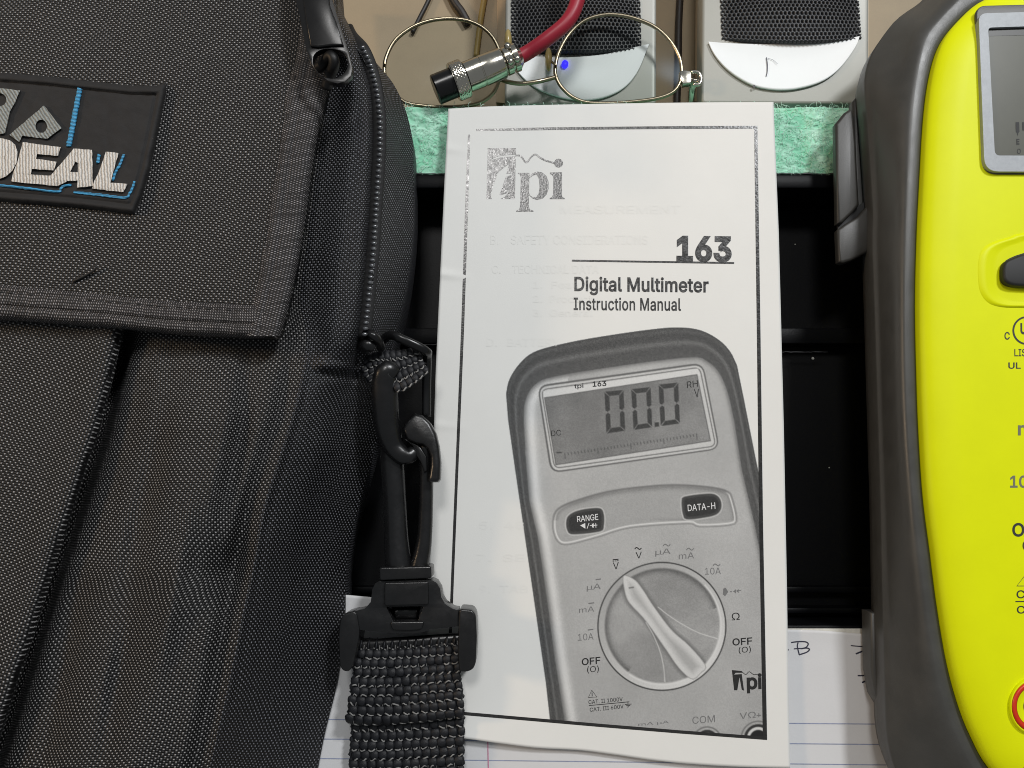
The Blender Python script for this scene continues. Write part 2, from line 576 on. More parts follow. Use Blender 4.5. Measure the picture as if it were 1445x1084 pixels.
FAB_D, FAB_L = srgb(3, 3, 4), srgb(184, 182, 181)
M['fabric'] = weave('black_nylon_weave', FAB_D, FAB_L, 1.5, 1.38, 0.5, dist=0.0005)
M['fabric_shaded'] = weave('black_nylon_shaded', srgb(3, 3, 4), srgb(146, 147, 154), 1.5, 1.38, 0.45, dist=0.0004)  # same nylon, with the shade of the bag's side put into the colour
M['tape'] = weave('binding_tape', srgb(26, 25, 26), srgb(190, 185, 186), 0.7, 1.7, 0.6, wobble=0.12, dist=0.0003, streak=2.2)
M['patch'] = mat('patch_cloth', srgb(44, 43, 43), 0.75, spec=0.25, bump=0.5, scale=2600, var=0.14, vscale=300)
M['zip_tape'] = mat('zipper_tape', srgb(14, 14, 16), 0.7, bump=0.5, scale=2500)
M['zip_tooth'] = mat('zipper_tooth', srgb(120, 121, 124), 0.22, metal=0.7)
M['stitch'] = mat('black_stitching', srgb(30, 29, 29), 0.6)
M['web'] = mat('black_webbing', srgb(24, 25, 29), 0.55, spec=0.4, bump=0.5, scale=3500, var=0.2, vscale=600)
M['web_pale'] = mat('pale_webbing_yarn', srgb(125, 124, 122), 0.5, bump=0.3, scale=3500, var=0.3, vscale=700)


def satin(name, c, period, ang, strength=0.7):
    """Embroidery: parallel threads as bump and faint dark gaps."""
    m = bpy.data.materials.new(name); m.use_nodes = True
    k = NT(m)
    tc = k.t.nodes.new('ShaderNodeTexCoord'); sp = k.t.nodes.new('ShaderNodeSeparateXYZ')
    k.t.links.new(tc.outputs['Object'], sp.inputs[0])
    n = k.noise(tc.outputs['Object'], 900, 2); n2 = k.noise(tc.outputs['Object'], 2600, 2)
    a = k.math('ADD', k.math('MULTIPLY', sp.outputs[0], math.cos(ang)), k.math('MULTIPLY', sp.outputs[1], math.sin(ang)))
    a = k.math('MULTIPLY_ADD', n, 0.0007, a)
    s = k.math('MULTIPLY_ADD', k.math('SINE', k.math('MULTIPLY', a, 2 * math.pi / (period * MM))), 0.5, 0.5)
    f = k.math('MULTIPLY', k.math('POWER', s, 0.5), k.math('MULTIPLY_ADD', n2, 0.9, 0.55))
    c0 = tuple(x * 0.30 for x in c[:3]) + (1,)
    f = k.math('MINIMUM', f, 1.0)
    k.t.links.new(k.mix(f, c0, c), k.b.inputs['Base Color'])
    k.b.inputs['Roughness'].default_value = 0.5
    k.bump(s, strength, 0.0003)
    return m


M['satin_white'] = satin('white_satin_thread', srgb(226, 220, 212), 0.85, 0.1)
M['satin_grey'] = satin('grey_satin_thread', srgb(150, 154, 150), 0.85, 0.6)
M['satin_blue'] = satin('blue_satin_thread', srgb(70, 160, 208), 1.1, 1.45)


def attr_mat(name, rough=0.6, spec=0.35):
    m = bpy.data.materials.new(name); m.use_nodes = True
    nt = m.node_tree; a = nt.nodes.new('ShaderNodeAttribute'); a.attribute_name = 'print'
    b = nt.nodes['Principled BSDF']
    nt.links.new(a.outputs['Color'], b.inputs['Base Color'])
    b.inputs['Roughness'].default_value = rough; b.inputs['Specular IOR Level'].default_value = spec
    return m


M['photo_print'] = attr_mat('halftone_print')


def glass_mat(name, tint, refl):
    m = bpy.data.materials.new(name); m.use_nodes = True
    nt = m.node_tree; nt.nodes.clear()
    o = nt.nodes.new('ShaderNodeOutputMaterial'); t = nt.nodes.new('ShaderNodeBsdfTransparent'); g = nt.nodes.new('ShaderNodeBsdfGlossy')
    fr = nt.nodes.new('ShaderNodeFresnel'); fr.inputs[0].default_value = 1.5
    mx = nt.nodes.new('ShaderNodeMixShader'); t.inputs[0].default_value = tint; g.inputs[0].default_value = refl; g.inputs['Roughness'].default_value = 0.22
    nt.links.new(fr.outputs[0], mx.inputs[0]); nt.links.new(t.outputs[0], mx.inputs[1]); nt.links.new(g.outputs[0], mx.inputs[2])
    nt.links.new(mx.outputs[0], o.inputs[0])
    return m


M['lens'] = glass_mat('coated_lens', (0.93, 0.95, 0.93, 1), (0.04, 0.05, 0.06, 1))


def towel_mat():
    m = bpy.data.materials.new('mint_towelling'); m.use_nodes = True
    k = NT(m); tc = k.t.nodes.new('ShaderNodeTexCoord'); v = tc.outputs['Object']
    a = k.noise(v, 170, 5); b = k.noise(v, 620, 4)
    f = k.math('ADD', k.math('MULTIPLY', k.math('SUBTRACT', a, 0.36), 2.2), k.math('MULTIPLY', k.math('SUBTRACT', b, 0.5), 0.9))
    f = k.math('MINIMUM', k.math('MAXIMUM', f, 0.0), 1.0)
    k.t.links.new(k.mix(f, srgb(140, 211, 177), srgb(206, 241, 224)), k.b.inputs['Base Color'])
    k.b.inputs['Roughness'].default_value = 0.9; k.b.inputs['Specular IOR Level'].default_value = 0.15
    k.bump(b, 0.6, 0.0005)
    return m


M['towel'] = towel_mat()
M['towel_fibre'] = mat('pale_towel_fibre', srgb(206, 240, 224), 0.9, spec=0.1, var=0.1, vscale=200)
M['led'] = bpy.data.materials.new('blue_led'); M['led'].use_nodes = True
_b = M['led'].node_tree.nodes['Principled BSDF']
_b.inputs['Base Color'].default_value = (0.02, 0.02, 0.6, 1); _b.inputs['Emission Color'].default_value = (0.03, 0.02, 1, 1)
_b.inputs['Emission Strength'].default_value = 1.6

# ------------------------------------------------------------------ the setting: desk
o = mesh('desk', [(-900, -900, ZD), (900, -900, ZD), (900, 900, ZD), (-900, 900, ZD)], [(0, 1, 2, 3)], M['desk'], smooth=False)
tag(o, kind='structure')

# ------------------------------------------------------------------ green towel
tw = thing('towel', 'mint green mottled towel folded between the speakers and the black case', 'towel', P(900, 200, ZD))
nr, nc = 110, 420
a = np.linspace(0, 1, nr)[:, None]; b = np.linspace(0, 1, nc)[None, :]
tx, ty = 470 + 960 * b + 0 * a, 150 + 97.5 * a + 0 * b
base = P(tx, ty, 7.0)
edge = np.clip(np.minimum(a / 0.06, 1), 0, 1) + 0 * b
hz = 4.5 + 4.2 * np.sqrt(edge) + 1.1 * fbm(base[..., 0] / 4.0, base[..., 1] / 4.0, 4) + 0.5 * vnoise(base[..., 0] / .8, base[..., 1] / .8)
base[..., 2] = hz
grid('pile', base, M['towel'], tw, thick=2.2)
A = P(470, 158, 2); B_ = P(1425, 244, 11)
for k in range(4):
    boxmesh('fold', A[0] + rng.uniform(0, 2), B_[0] - rng.uniform(0, 2), B_[1] + .6 + rng.uniform(0, 1), A[1] - rng.uniform(0, 1.5), ZD + .3 + 9 * k, ZD + .3 + 9 * k + 8.8, M['towel'], tw, 2.5)
fb = Bag()
for i in range(5200):
    r_, c_ = random.randrange(2, nr), random.randrange(nc)
    x, y, z = base[r_, c_]
    an = random.uniform(0, 6.28); L = random.uniform(1.0, 2.8); bend = random.uniform(-1.2, 1.2)
    q = []
    for t in (0, .33, .66, 1):
        q.append((x + L * t * math.cos(an + bend * t), y + L * t * math.sin(an + bend * t), z + 0.1 + 0.5 * math.sin(t * 3.1)))
    v, f = tube(q, 0.07, 3, caps=False)
    fb.add(v, f)
tag(fb.obj('pile_fibre', M['towel_fibre'], tw), kind='stuff')

# ------------------------------------------------------------------ black case
cs = thing('black_case', 'open black plastic case lying under the white booklet, lint along its front edge', 'case', P(900, 560, ZD))
cx0, cy0 = P(455, 246, 11)[:2]; cx1, cy1 = P(1330, 905, 11)[:2]


boxmesh('floor_plate', cx0 + 3, cx1 - 3, cy1 + 3, cy0 - 3, ZD + .3, -9, M['case'], cs, 0)
boxmesh('rim', cx0, cx1, cy0 - 5, cy0, ZD + .2, 11, M['case'], cs)
cyb = P(800, 1240, 11)[1]
boxmesh('deck', cx0, cx1, cyb, cy1 + 5, ZD + .2, 11, M['case'], cs)
boxmesh('rim', cx0, cx0 + 5, cy1 + 5.01, cy0 - 5.01, ZD + .2, 10.9, M['case'], cs)
boxmesh('rim', cx1 - 5, cx1, cy1 + 5.01, cy0 - 5.01, ZD + .2, 10.9, M['case'], cs)
for (ya, yb, zz) in ((463, 485, -2.0), (828, 837, -4.0), (858, 866, -2.0)):
    A = P(500, ya, zz); B_ = P(500, yb, zz)
    boxmesh('ridge', cx0 + 5.1, cx1 - 5.1, B_[1], A[1], -9.5, zz, M['case'], cs, 0.5)
ek = Bag()  # pale line of lint on the rim, painted highlights on the ridges
for (yy, zz, xa, xb) in ((245.5, 11.05, 560, 1215), (486.5, -1.9, 575, 640), (497, -2.3, 1100, 1172)):
    xs = np.arange(xa, xb, 4.0)
    p = P(xs + rng.uniform(-1, 1, len(xs)), yy + rng.uniform(-.5, .5, len(xs)), zz)
    v, f = tube(p, 0.10 + 0.16 * rng.random(len(xs)), 6)
    ek.add(v, f)
ek.obj('lint_highlight', M['case_edge'], cs)
for (x, y, rr) in ((1147, 506, .55), (1170, 660, .25), (1122, 345, .25)):
    bm = bmesh.new(); bmesh.ops.create_icosphere(bm, subdivisions=2, radius=rr)
    c = P(x, y, -8.8); v = [tuple(Vector(c) + q.co) for q in bm.verts]; f = [tuple(k.index for k in q.verts) for q in bm.faces]; bm.free()
    mesh('dust_speck', v, f, M['page_edge'], cs)

# ------------------------------------------------------------------ lined note pad
pd = thing('note_pad', 'ruled white note pad with pen notes under the foot of the booklet', 'note pad', P(900, 1000, 11))


def pad_top(x):
    return np.interp(x, [380, 470, 560, 700, 900, 1050, 1110, 1160, 1215, 1330], [836, 838, 846, 860, 876, 886, 888.5, 890, 894.5, 902])


def pad_z(px, py):
    return 12.0 + 0.25 * np.sin(px / 120.0 + 1) * np.clip((py - 830) / 80, 0, 1) + 0.5 * np.clip(1 - (py - pad_top(px)) / 45.0, 0, 1) ** 2


def pad_surf(off):
    return lambda px, py: P(px, py, pad_z(px, py) + off)


b = np.linspace(0, 1, 130)[None, :]; a = np.linspace(0, 1, 90)[:, None]
px = 370 + 980 * b + 0 * a
py = pad_top(px) + (1230 - pad_top(px)) * a
grid('top_sheet', P(px, py, pad_z(px, py)), M['pad_paper'], pd, thick=0.2)
A = P(374, 930, 11); B_ = P(1343, 1228, 11)
boxmesh('under_sheets', A[0], B_[0], B_[1], cy1 + 4, 11.05, 11.6, M['page_edge'], pd, 0.05)
ik = Ink()
for k in range(5):
    xs = np.linspace(375, 1345, 70)
    ys = 1015.5 + 27.6 * k + (xs - 470) / 660.0 * (5.5 + 1.0 * k)
    ik.add(stroke2(np.stack([xs, ys], -1), 1.3))
ik.split('ruled_line', M['rule_blue'], pd, pad_surf(0.10))
ik = Ink(); ys = np.linspace(870, 1225, 40)
ik.add(stroke2(np.stack([688.5 + (ys - 1055) * 0.02, ys], -1), 1.4)); ik.obj('margin_line', M['rule_red'], pd, pad_surf(0.14))
ik = Ink()
z4 = lambda p: Z(1080, 820, 4.105, p)
for s_, w_ in (([(150, 356), (190, 351), (232, 352), (249, 364), (236, 384), (206, 392)], 1.7),
               ([(206, 392), (240, 388), (256, 396), (240, 412), (197, 427)], 1.8), ([(190, 356), (186, 380), (197, 427)], 1.6),
               ([(166, 393), (190, 391), (206, 391)], 1.5), ([(126, 398), (135, 399)], 1.8),
               ([(495, 374), (540, 378), (606, 380)], 1.5), ([(608, 394), (570, 404), (524, 422)], 2.1),
               ([(535, 548), (570, 548), (609, 545)], 1.9), ([(609, 566), (590, 575), (560, 588)], 2.3)):
    ik.add(stroke2(crom(z4(s_), 24), w_))
ik.split('pen_stroke', M['pen'], pd, pad_surf(0.12))

# ------------------------------------------------------------------ instruction booklet
mn = thing('instruction_booklet', 'white multimeter instruction booklet with a printed black frame and meter photo', 'booklet', P(860, 600, 12))


def mz(px, py):
    px = np.asarray(px, float); py = np.asarray(py, float)
    z = 14.0 + 0.9 * ((px - 860) / 250) ** 2 + 0.35 * np.sin(py / 150.0)
    z = z + 1.4 * np.clip((py - 930) / 140, 0, 1) ** 2 * np.exp(-((px - 640) / 130) ** 2)
    for (yc, s_) in ((208, 0.5), (386, 0.6), (600, .25)):                                  # creases at the spine
        z = z + s_ * np.exp(-((py - yc - (px - 620) * 0.12) / 5.0) ** 2) * np.clip(1 - (px - 612) / 55.0, 0, 1)
    return z


def m_surf(off):
    return lambda px, py: P(px, py, mz(px, py) + off)


mL = lambda y: np.interp(y, [152, 260, 390, 520, 700, 850, 1037], [632.5, 627, 621, 615, 609, 604, 600])
mR = lambda y: np.interp(y, [144, 330, 600, 830, 1000, 1080], [1091.5, 1099, 1106, 1110.5, 1113, 1115])
bx = np.linspace(0, 1, 150)
bot_pts = [(598, 1036), (656, 1042.5), (703, 1049), (756, 1055.5), (818, 1059), (865, 1065), (929, 1074), (992, 1079.5), (1050, 1082.5), (1116, 1084)]
top_pts = [(632.5, 153.5), (700, 150), (850, 146.5), (1000, 144.5), (1091.5, 144)]
tp = crom(top_pts, 150); bp = crom(bot_pts, 150)
a = np.linspace(0, 1, 240)[:, None]
PY = tp[None, :, 1] * (1 - a) + bp[None, :, 1] * a
PXm = mL(PY) + (mR(PY) - mL(PY)) * bx[None, :]
cover = P(PXm, PY, mz(PXm, PY))
grid('front_cover', cover, M['paper'], mn, thick=0.13)
for k in range(5):
    sh = cover[::6, ::5].copy()
    sh[..., 2] -= 0.22 * (k + 1)
    sh[..., 0] += 0.12 * k * (sh[..., 0] > 0) * np.linspace(0, 1, sh.shape[1])[None, :]
    sh[-1, :, 1] += 0.25 + 0.08 * k
    grid('inner_page' if k < 4 else 'back_cover', sh, M['page_edge'] if k < 4 else M['paper'], mn, thick=0.12)

# printed frame
ik = Ink()
ys = np.linspace(190, 1006, 60)
ik.add(stroke2(np.stack([np.interp(ys, [190, 460, 780, 895, 1006], [662, 653, 640, 635.5, 631]), ys], -1), np.interp(ys, [190, 300, 1006], [3.0, 4.2, 4.0])))
ys = np.linspace(178, 1044, 60)
ik.add(stroke2(np.stack([np.interp(ys, [178, 460, 740, 1044], [1066.5, 1070.5, 1074, 1079.5]), ys], -1), np.interp(ys, [178, 1044], [4.6, 6.0])))
xs = np.linspace(672, 1068.8, 50)
ik.add(stroke2(np.stack([xs, np.interp(xs, [672, 780, 950, 1069], [183.5, 181.5, 180, 179.6])], -1), np.interp(xs, [672, 760, 1069], [2.4, 3.6, 4.0])))
xs = np.linspace(629.2, 1082.4, 50)
ik.add(stroke2(np.stack([xs, np.interp(xs, [629, 655, 770, 850, 960, 1082], [1003.5, 1007, 1017, 1024, 1033, 1042])], -1), 4.6))
ik.split('printed_line', M['ink'], mn, m_surf(0.075))

# printed logo, lettering
zl = lambda p: Z(670, 190, 9.033, p)
ik = Ink()
sq = zl([(165, 172), (525, 172), (522, 252), (400, 262), (300, 275), (225, 305), (215, 325), (330, 290), (522, 275), (512, 820), (330, 820), (385, 790),
         (410, 745), (335, 770), (318, 765), (345, 690), (395, 540), (478, 505), (478, 492), (405, 500), (437, 372), (310, 470), (262, 520), (285, 512),
         (210, 745), (205, 800), (220, 820), (150, 820)])
ik.add(fill2(sq))
pi_p = zl([(550, 488), (697, 488), (697, 545), (735, 490), (800, 470), (865, 482), (915, 530), (942, 610), (942, 690), (915, 765), (865, 815), (790, 832),
           (735, 812), (690, 770), (690, 915), (700, 955), (748, 968), (748, 982), (528, 982), (528, 968), (565, 955), (578, 915), (588, 540), (575, 505), (550, 500)])
pi_h = zl([(697, 560), (740, 520), (785, 510), (812, 545), (825, 620), (825, 690), (812, 755), (785, 790), (745, 798), (710, 780), (690, 740)])
ik.add(fill2(pi_p, pi_h))
ik.add(fill2(zl([(958, 484), (1112, 478), (1108, 770), (1118, 798), (1145, 808), (1145, 822), (955, 822), (955, 808), (985, 798), (998, 765), (1003, 540), (985, 512), (958, 500)])))
ik.add(stroke2(crom(zl([(520, 265), (575, 268), (610, 300), (645, 350), (675, 345), (720, 285), (775, 252), (820, 285), (890, 325), (970, 350), (1040, 370)]), 50), 2.3))
ik.add(fill2(disc2(*zl([(1068, 363)])[0], 6.2, 24)))
ik.split('printed_letter', M['ink'], mn, m_surf(0.075))
ik = Ink()
ik.add(text2('163', ((954.5, 332.5), (1032.5, 333.5), (954.5, 369.5)), 0.038))
xs = np.linspace(807, 1036, 20)
ik.add(stroke2(np.stack([xs, np.interp(xs, [807, 1036], [367.8, 371.2])], -1), 2.6))
ik.split('printed_heading', M['ink'], mn, m_surf(0.08))
ik = Ink().add(text2('Digital Multimeter', ((810.5, 390), (1000, 392), (810.5, 416.5)), 0.021, spacing=1.02)); ik.obj('printed_title', M['ink'], mn, m_surf(0.075))
ik = Ink().add(text2('Instruction Manual', ((809.5, 419.5), (961, 420.5), (809.5, 438)), 0.014, spacing=1.04)); ik.obj('printed_subtitle', M['ink'], mn, m_surf(0.075))
ik = Ink()
for body, bxx in (('B.    SAFETY CONSIDERATIONS', (692, 332, 914, 345)), ('C.    TECHNICAL DATA', (694, 374, 845, 386)), ('1.  Features', (752, 397, 850, 407)),
                  ('2.  Product', (752, 417, 836, 427)), ('3.  General', (752, 437, 836, 447)), ('D.', (686, 478, 702, 489)), ('BATTERY', (716, 478, 790, 489)),
                  ('5.  48', (676, 736, 740, 747)), ('7.  SE', (672, 782, 740, 793)), ('9.  TAB', (676, 826, 745, 837)),
                  ('MEASUREMENT', (790, 290, 960, 302))):
    ik.add(text2(body, bxx, 0.01))
ik.split('show_through_line', M['ink_ghost'], mn, m_surf(0.05))


# ---- printed greyscale meter picture, laid out as a fine sheet of printed dots
def poly_sdf(X, Y, pts):
    p = np.asarray(pts, float); n = len(p)
    d = np.full(X.shape, 1e9); s = np.ones(X.shape)
    for i in range(n):
        a, c = p[i], p[i - 1]
        e = c - a; wx, wy = X - a[0], Y - a[1]
        t = np.clip((wx * e[0] + wy * e[1]) / (e @ e + 1e-9), 0, 1)
        d = np.minimum(d, (wx - e[0] * t) ** 2 + (wy - e[1] * t) ** 2)
        c1 = Y >= a[1]; c2 = Y < c[1]; c3 = e[0] * wy > e[1] * wx
        flip = (c1 & c2 & c3) | (~c1 & ~c2 & ~c3)
        s = np.where(flip, -s, s)
    return s * np.sqrt(d)


def line_d(X, Y, pts):
    p = np.asarray(pts, float); d = np.full(X.shape, 1e9)
    for a, c in zip(p[:-1], p[1:]):
        e = c - a; t = np.clip(((X - a[0]) * e[0] + (Y - a[1]) * e[1]) / (e @ e + 1e-9), 0, 1)
        d = np.minimum(d, np.hypot(X - a[0] - e[0] * t, Y - a[1] - e[1] * t))
    return d


z3 = lambda p: Z(690, 450, 3.498, p)
zd = lambda p: Z(770, 740, 3.151, p)
X, Y = np.meshgrid(np.arange(706, 1083.0, 1.0), np.arange(455, 1044.0, 1.0))
cov = lambda d, s=0.7: np.clip(0.5 - d / (2 * s), 0, 1)
G = np.full(X.shape, 233.0)


def over(val, c):
    global G
    G = G * (1 - c) + val * c


hol = crom(z3([(84, 370), (100, 300), (150, 222), (230, 160), (400, 115), (600, 80), (800, 52), (930, 42), (1040, 55), (1130, 100), (1190, 160), (1225, 230)]), 70).tolist() + \
    [(1050, 564), (1067, 650), (1100, 800), (1110, 1060), (783, 1060), (776, 1016), (770, 962), (740, 753), (727, 664), (717, 593)]
fac = crom(z3([(180, 650), (172, 480), (183, 395), (228, 325), (330, 284), (700, 225), (1000, 190), (1080, 212), (1140, 272), (1180, 370), (1210, 500)]), 70).tolist() + \
    [(1047, 664), (1064, 736), (1075, 790), (1100, 900), (1100, 1060), (801, 1060), (797, 1018), (783, 930), (770, 832), (759, 759), (747, 707), (741, 636)]
dh = poly_sdf(X, Y, hol); df = poly_sdf(X, Y, fac)
mask = dh
grain = (rng.random(X.shape) - .5)
t_ = np.clip(-dh / (-dh + np.maximum(df, 0.01) + 1e-6), 0, 1)
over(72 + 18 * t_ + 26 * np.exp(-((t_ - 0.50) / 0.09) ** 2) + 14 * np.exp(-((t_ - 0.12) / .08) ** 2) + grain * 26, cov(dh))
din = -df
left = np.clip(1 - (X - np.interp(Y, [480, 587, 707, 832, 1018], [745, 739, 747, 770, 797])) / 60.0, 0, 1)
face = 176 + 36 * np.exp(-((din - 11) / 6.5) ** 2) * (left > 0) - 45 * np.exp(-(din / 4.0) ** 2) - 9 * np.clip((Y - 700) / 300, 0, 1) + grain * 15 + 10 * fbm(X / 60, Y / 60, 3)
over(face, cov(df))
# display
bz = rrect([(758, 544), (992, 511.5), (1016, 634), (777, 668)], 16)
over(104, cov(poly_sdf(X, Y, bz)))
over(196 + grain * 12, cov(poly_sdf(X, Y, rrect([(760.5, 546.5), (990.5, 514.5), (1013.5, 632.5), (779.5, 665.5)], 13))))
over(108, cov(np.abs(poly_sdf(X, Y, rrect([(764, 550), (987.5, 518.5), (1010, 629.5), (782.5, 661)], 9))) - 0.7))
over(208 + grain * 10, cov(poly_sdf(X, Y, [(766.5, 552), (985, 520), (988, 530), (768, 562)])))
lcdq = [(768.5, 561.5), (983.5, 528.8), (1002.5, 622), (784.5, 656)]
dl = poly_sdf(X, Y, lcdq)
over(126 + grain * 20 + 18 * fbm(X / 40, Y / 40, 3) + 14 * np.clip((X - 880) / 120, 0, 1), cov(dl))
over(96, cov(np.abs(dl) - 0.6))


def seg0(q, th, sep=1.1):
    """Seven segment zero inside quad TL TR BR BL."""
    TL, TR, BR, BL = (np.array(k) for k in z3(q))
    def mp(u, v): return (TL * (1 - u) + TR * u) * (1 - v) + (BL * (1 - u) + BR * u) * v
    W_ = np.linalg.norm(TR - TL); H_ = np.linalg.norm(BL - TL); tu, tv = th / W_, th / H_; g = sep / H_; gu = sep / W_
    for pl in ([(gu, 0), (1 - gu, 0), (1 - tu, tv), (tu, tv)], [(gu, 1), (1 - gu, 1), (1 - tu, 1 - tv), (tu, 1 - tv)],
               [(0, g), (tu, tv + g), (tu, .5 - tv / 2), (tu / 2, .5 - g / 2), (0, .5 - tv / 2)], [(0, 1 - g), (tu, 1 - tv - g), (tu, .5 + tv / 2), (tu / 2, .5 + g / 2), (0, .5 + tv / 2)],
               [(1, g), (1 - tu, tv + g), (1 - tu, .5 - tv / 2), (1 - tu / 2, .5 - g / 2), (1, .5 - tv / 2)], [(1, 1 - g), (1 - tu, 1 - tv - g), (1 - tu, .5 + tv / 2), (1 - tu / 2, .5 + g / 2), (1, .5 + tv / 2)]):
        over(66 + grain * 22, cov(poly_sdf(X, Y, [mp(*k) for k in pl]), 0.6))


seg0([(570, 360), (664, 351), (672, 552), (580, 566)], 6.6)
seg0([(702, 347), (798, 337), (806, 535), (714, 549)], 6.6)
seg0([(837, 325), (934, 314), (943, 516), (848, 530)], 6.6)
over(66, cov(poly_sdf(X, Y, z3([(817, 512), (838, 510), (840, 531), (818, 534)]))))
for k in range(41):                                      # bar graph ticks
    u = k / 40.0; x = 797 + 186 * u; y = 641 - 27.5 * u
    L = 8 if k % 10 == 0 else 3.6
    over(74, 0.85 * cov(line_d(X, Y, [(x, y - 1), (x + 0.6, y + L - 2)]) - 0.5))
over(70, cov(line_d(X, Y, z3([(336, 660), (356, 660)])) - 0.9))
# button recess
rc = crom(z3([(322, 965), (360, 925), (450, 890), (600, 850), (800, 825), (950, 820), (1100, 832), (1178, 852), (1200, 885), (1222, 985), (1195, 1016), (1040, 1025), (980, 1010),
              (700, 1030), (530, 1078)]) + [(802, 768), (788, 764.5), (781, 748)], 120, True)
dr = poly_sdf(X, Y, rc)
over(164 + grain * 14 - 30 * np.exp(-((dr + 2) / 4.5) ** 2) * (Y < 735) + 6 * fbm(X / 30, Y / 30), cov(dr))
low = np.clip(((Y - 700) - (X < 860) * 10 + np.clip(X - 1020, 0, 20) * 3) / 30, 0, 1)
over(215, low * cov(np.abs(dr + 2.5) - 1.0, .9)); over(128, 0.8 * low * cov(np.abs(dr - 0.6) - 0.7, .8)); over(112, (1 - low) * cov(np.abs(dr) - 0.8, 1.2))
for q in ([(385, 1005), (398, 972), (450, 948), (540, 938), (562, 962), (563, 1020), (545, 1046), (420, 1060), (392, 1046)],
          [(955, 898), (973, 880), (1080, 867), (1122, 875), (1142, 905), (1138, 945), (1100, 970), (985, 986), (962, 966)]):
    dB = poly_sdf(X, Y, crom(z3(q), 50, True))
    over(96, cov(dB - 1.4)); over(208, 0.8 * cov(np.abs(dB - 2.2) - .6) * (grain + X * 0 > -1)); over(56 + grain * 14 + 20 * np.exp(-((dB + 1.5) / 1.2) ** 2), cov(dB))
# dial
r = np.hypot(X - 934, Y - 884); th_ = np.arctan2(Y - 884, X - 934)
over(186 + 22 * np.cos(th_ - 0.9) + grain * 10, cov(r - 89.5)); over(52, cov(np.abs(r - 90.2) - 0.8))
inn = np.hypot(X - 934.5, Y - 883) - 81
over(152 + grain * 20 - 46 * np.exp(-(inn / 6) ** 2) * (np.cos(th_ + 2.2) > -.3) + 12 * fbm(X / 25, Y / 25) + 8 * np.sin(th_ * 2 + 1), cov(inn, 1.5))
over(214, .9 * cov(np.abs(inn - 2) - .8, 1.2) * (np.cos(th_ - 0.7) > 0.1))
pt = crom(zd([(343, 232), (358, 226), (402, 250), (440, 300), (480, 362), (560, 468), (640, 540), (712, 628), (690, 662), (652, 690), (592, 640), (530, 552), (440, 425), (368, 345), (347, 280)]), 90, True)
dp = poly_sdf(X, Y, pt)
over(104, 0.75 * np.clip(1 - dp / 6.0, 0, 1) * cov(inn, 2) * (dp > 0)); over(186 + grain * 10 + 4 * np.clip(dp + 9, -4, 4) - 60 * np.clip(dp + 1.6, 0, 1.6) / 1.6, cov(dp))
over(110, cov(line_d(X, Y, zd([(372, 283), (390, 280)])) - 0.9))
for cv in ([(500, 368), (540, 400), (600, 440), (680, 482), (762, 508)], [(446, 436), (480, 495), (510, 570), (525, 640), (530, 700)]):
    over(214, .9 * cov(line_d(X, Y, crom(zd(cv), 30)) - .5))
# sockets at the foot
for (cx_, cy_, r1) in ((998, 1046, 20), (1070, 1042, 24)):
    rr = np.hypot(X - cx_, Y - cy_)
    over(120, cov(np.abs(rr - r1) - 1.0)); over(58 + grain * 12, cov(rr - r1 + 4)); over(206, cov(np.abs(rr - r1 + 10) - 2.0) * (Y < cy_)); over(40, cov(rr - r1 + 13))
fr_x = np.interp(Y, [460, 740, 1044], [1070.5, 1074, 1079.5]); fr_y = np.interp(X, [629, 655, 770, 850, 960, 1082], [1003.5, 1007, 1017, 1024, 1033, 1042])
keep = (mask < 1.0) & (X < fr_x) & (Y < fr_y)
G = np.where(cov(dh) > .5, 206 + (G - 206) * 1.06, G)
Gl = np.vectorize(lin)(np.clip(G, 0, 232))
fi = grid_faces(*X.shape); kf = keep.ravel()[fi].all(1); fi = fi[kf]
used = np.unique(fi); remap = np.full(X.size, -1); remap[used] = np.arange(len(used))
pv = P(X, Y, mz(X, Y) + 0.05).reshape(-1, 3)[used]
colr = np.stack([Gl.ravel()[used] * f_ for f_ in (1.0, 1.0, 0.985)] + [np.ones(len(used))], -1)
o = mesh('printed_meter_photo', pv, remap[fi], M['photo_print'], mn, col=colr)

# lettering printed over that picture
ik = Ink()
d3 = lambda q: z3(q)
ik.add(text2('tpi', d3([(420, 322), (466, 318), (421, 350)]), .01)); ik.add(text2('163', d3([(511, 309), (579, 305), (512, 336)]), .02))
ik.add(text2('RH', d3([(976, 310), (1030, 303), (978, 342)]))); ik.add(text2('V', d3([(1012, 348), (1036, 345), (1016, 388)])))
ik.add(text2('DC', d3([(306, 552), (354, 547), (308, 580)])))
e3 = lambda q: zd(q)
ik.add(text2('OFF', e3([(160, 596), (243, 588), (161, 628)]), .015)); ik.add(text2('(O)', e3([(184, 632), (236, 627), (185, 664)])))
ik.add(text2('OFF', e3([(830, 508), (918, 502), (831, 540)]), .015)); ik.add(text2('(O)', e3([(858, 546), (912, 541), (859, 577)])))
ik.add(text2('V', e3([(299, 170), (325, 168), (300, 200)]))); ik.add(text2('V', e3([(400, 124), (427, 122), (401, 152)])))
ik.add(text2('CAT. II 1000V', e3([(190, 782), (342, 768), (191, 800)]), .005)); ik.add(text2('CAT. III 600V', e3([(196, 816), (346, 800), (197, 834)]), .005))
ik.add(stroke2(zd([(192, 806), (300, 796), (372, 789)]), 1.0)); ik.add(stroke2(zd([(366, 789), (366, 800)]), .9))
for k, (x0, x1) in enumerate(((352, 382), (357, 376), (362, 371))): ik.add(stroke2(zd([(x0, 801 + 6 * k), (x1, 799 + 6 * k)]), 1.0))
ik.add(stroke2(zd([(205, 738), (228, 768), (190, 770)]), 1.2, True)); ik.add(stroke2(zd([(206, 748), (207, 765)]), 1.1))
ik.add(text2('Ω', e3([(827, 394), (862, 392), (828, 427)])))
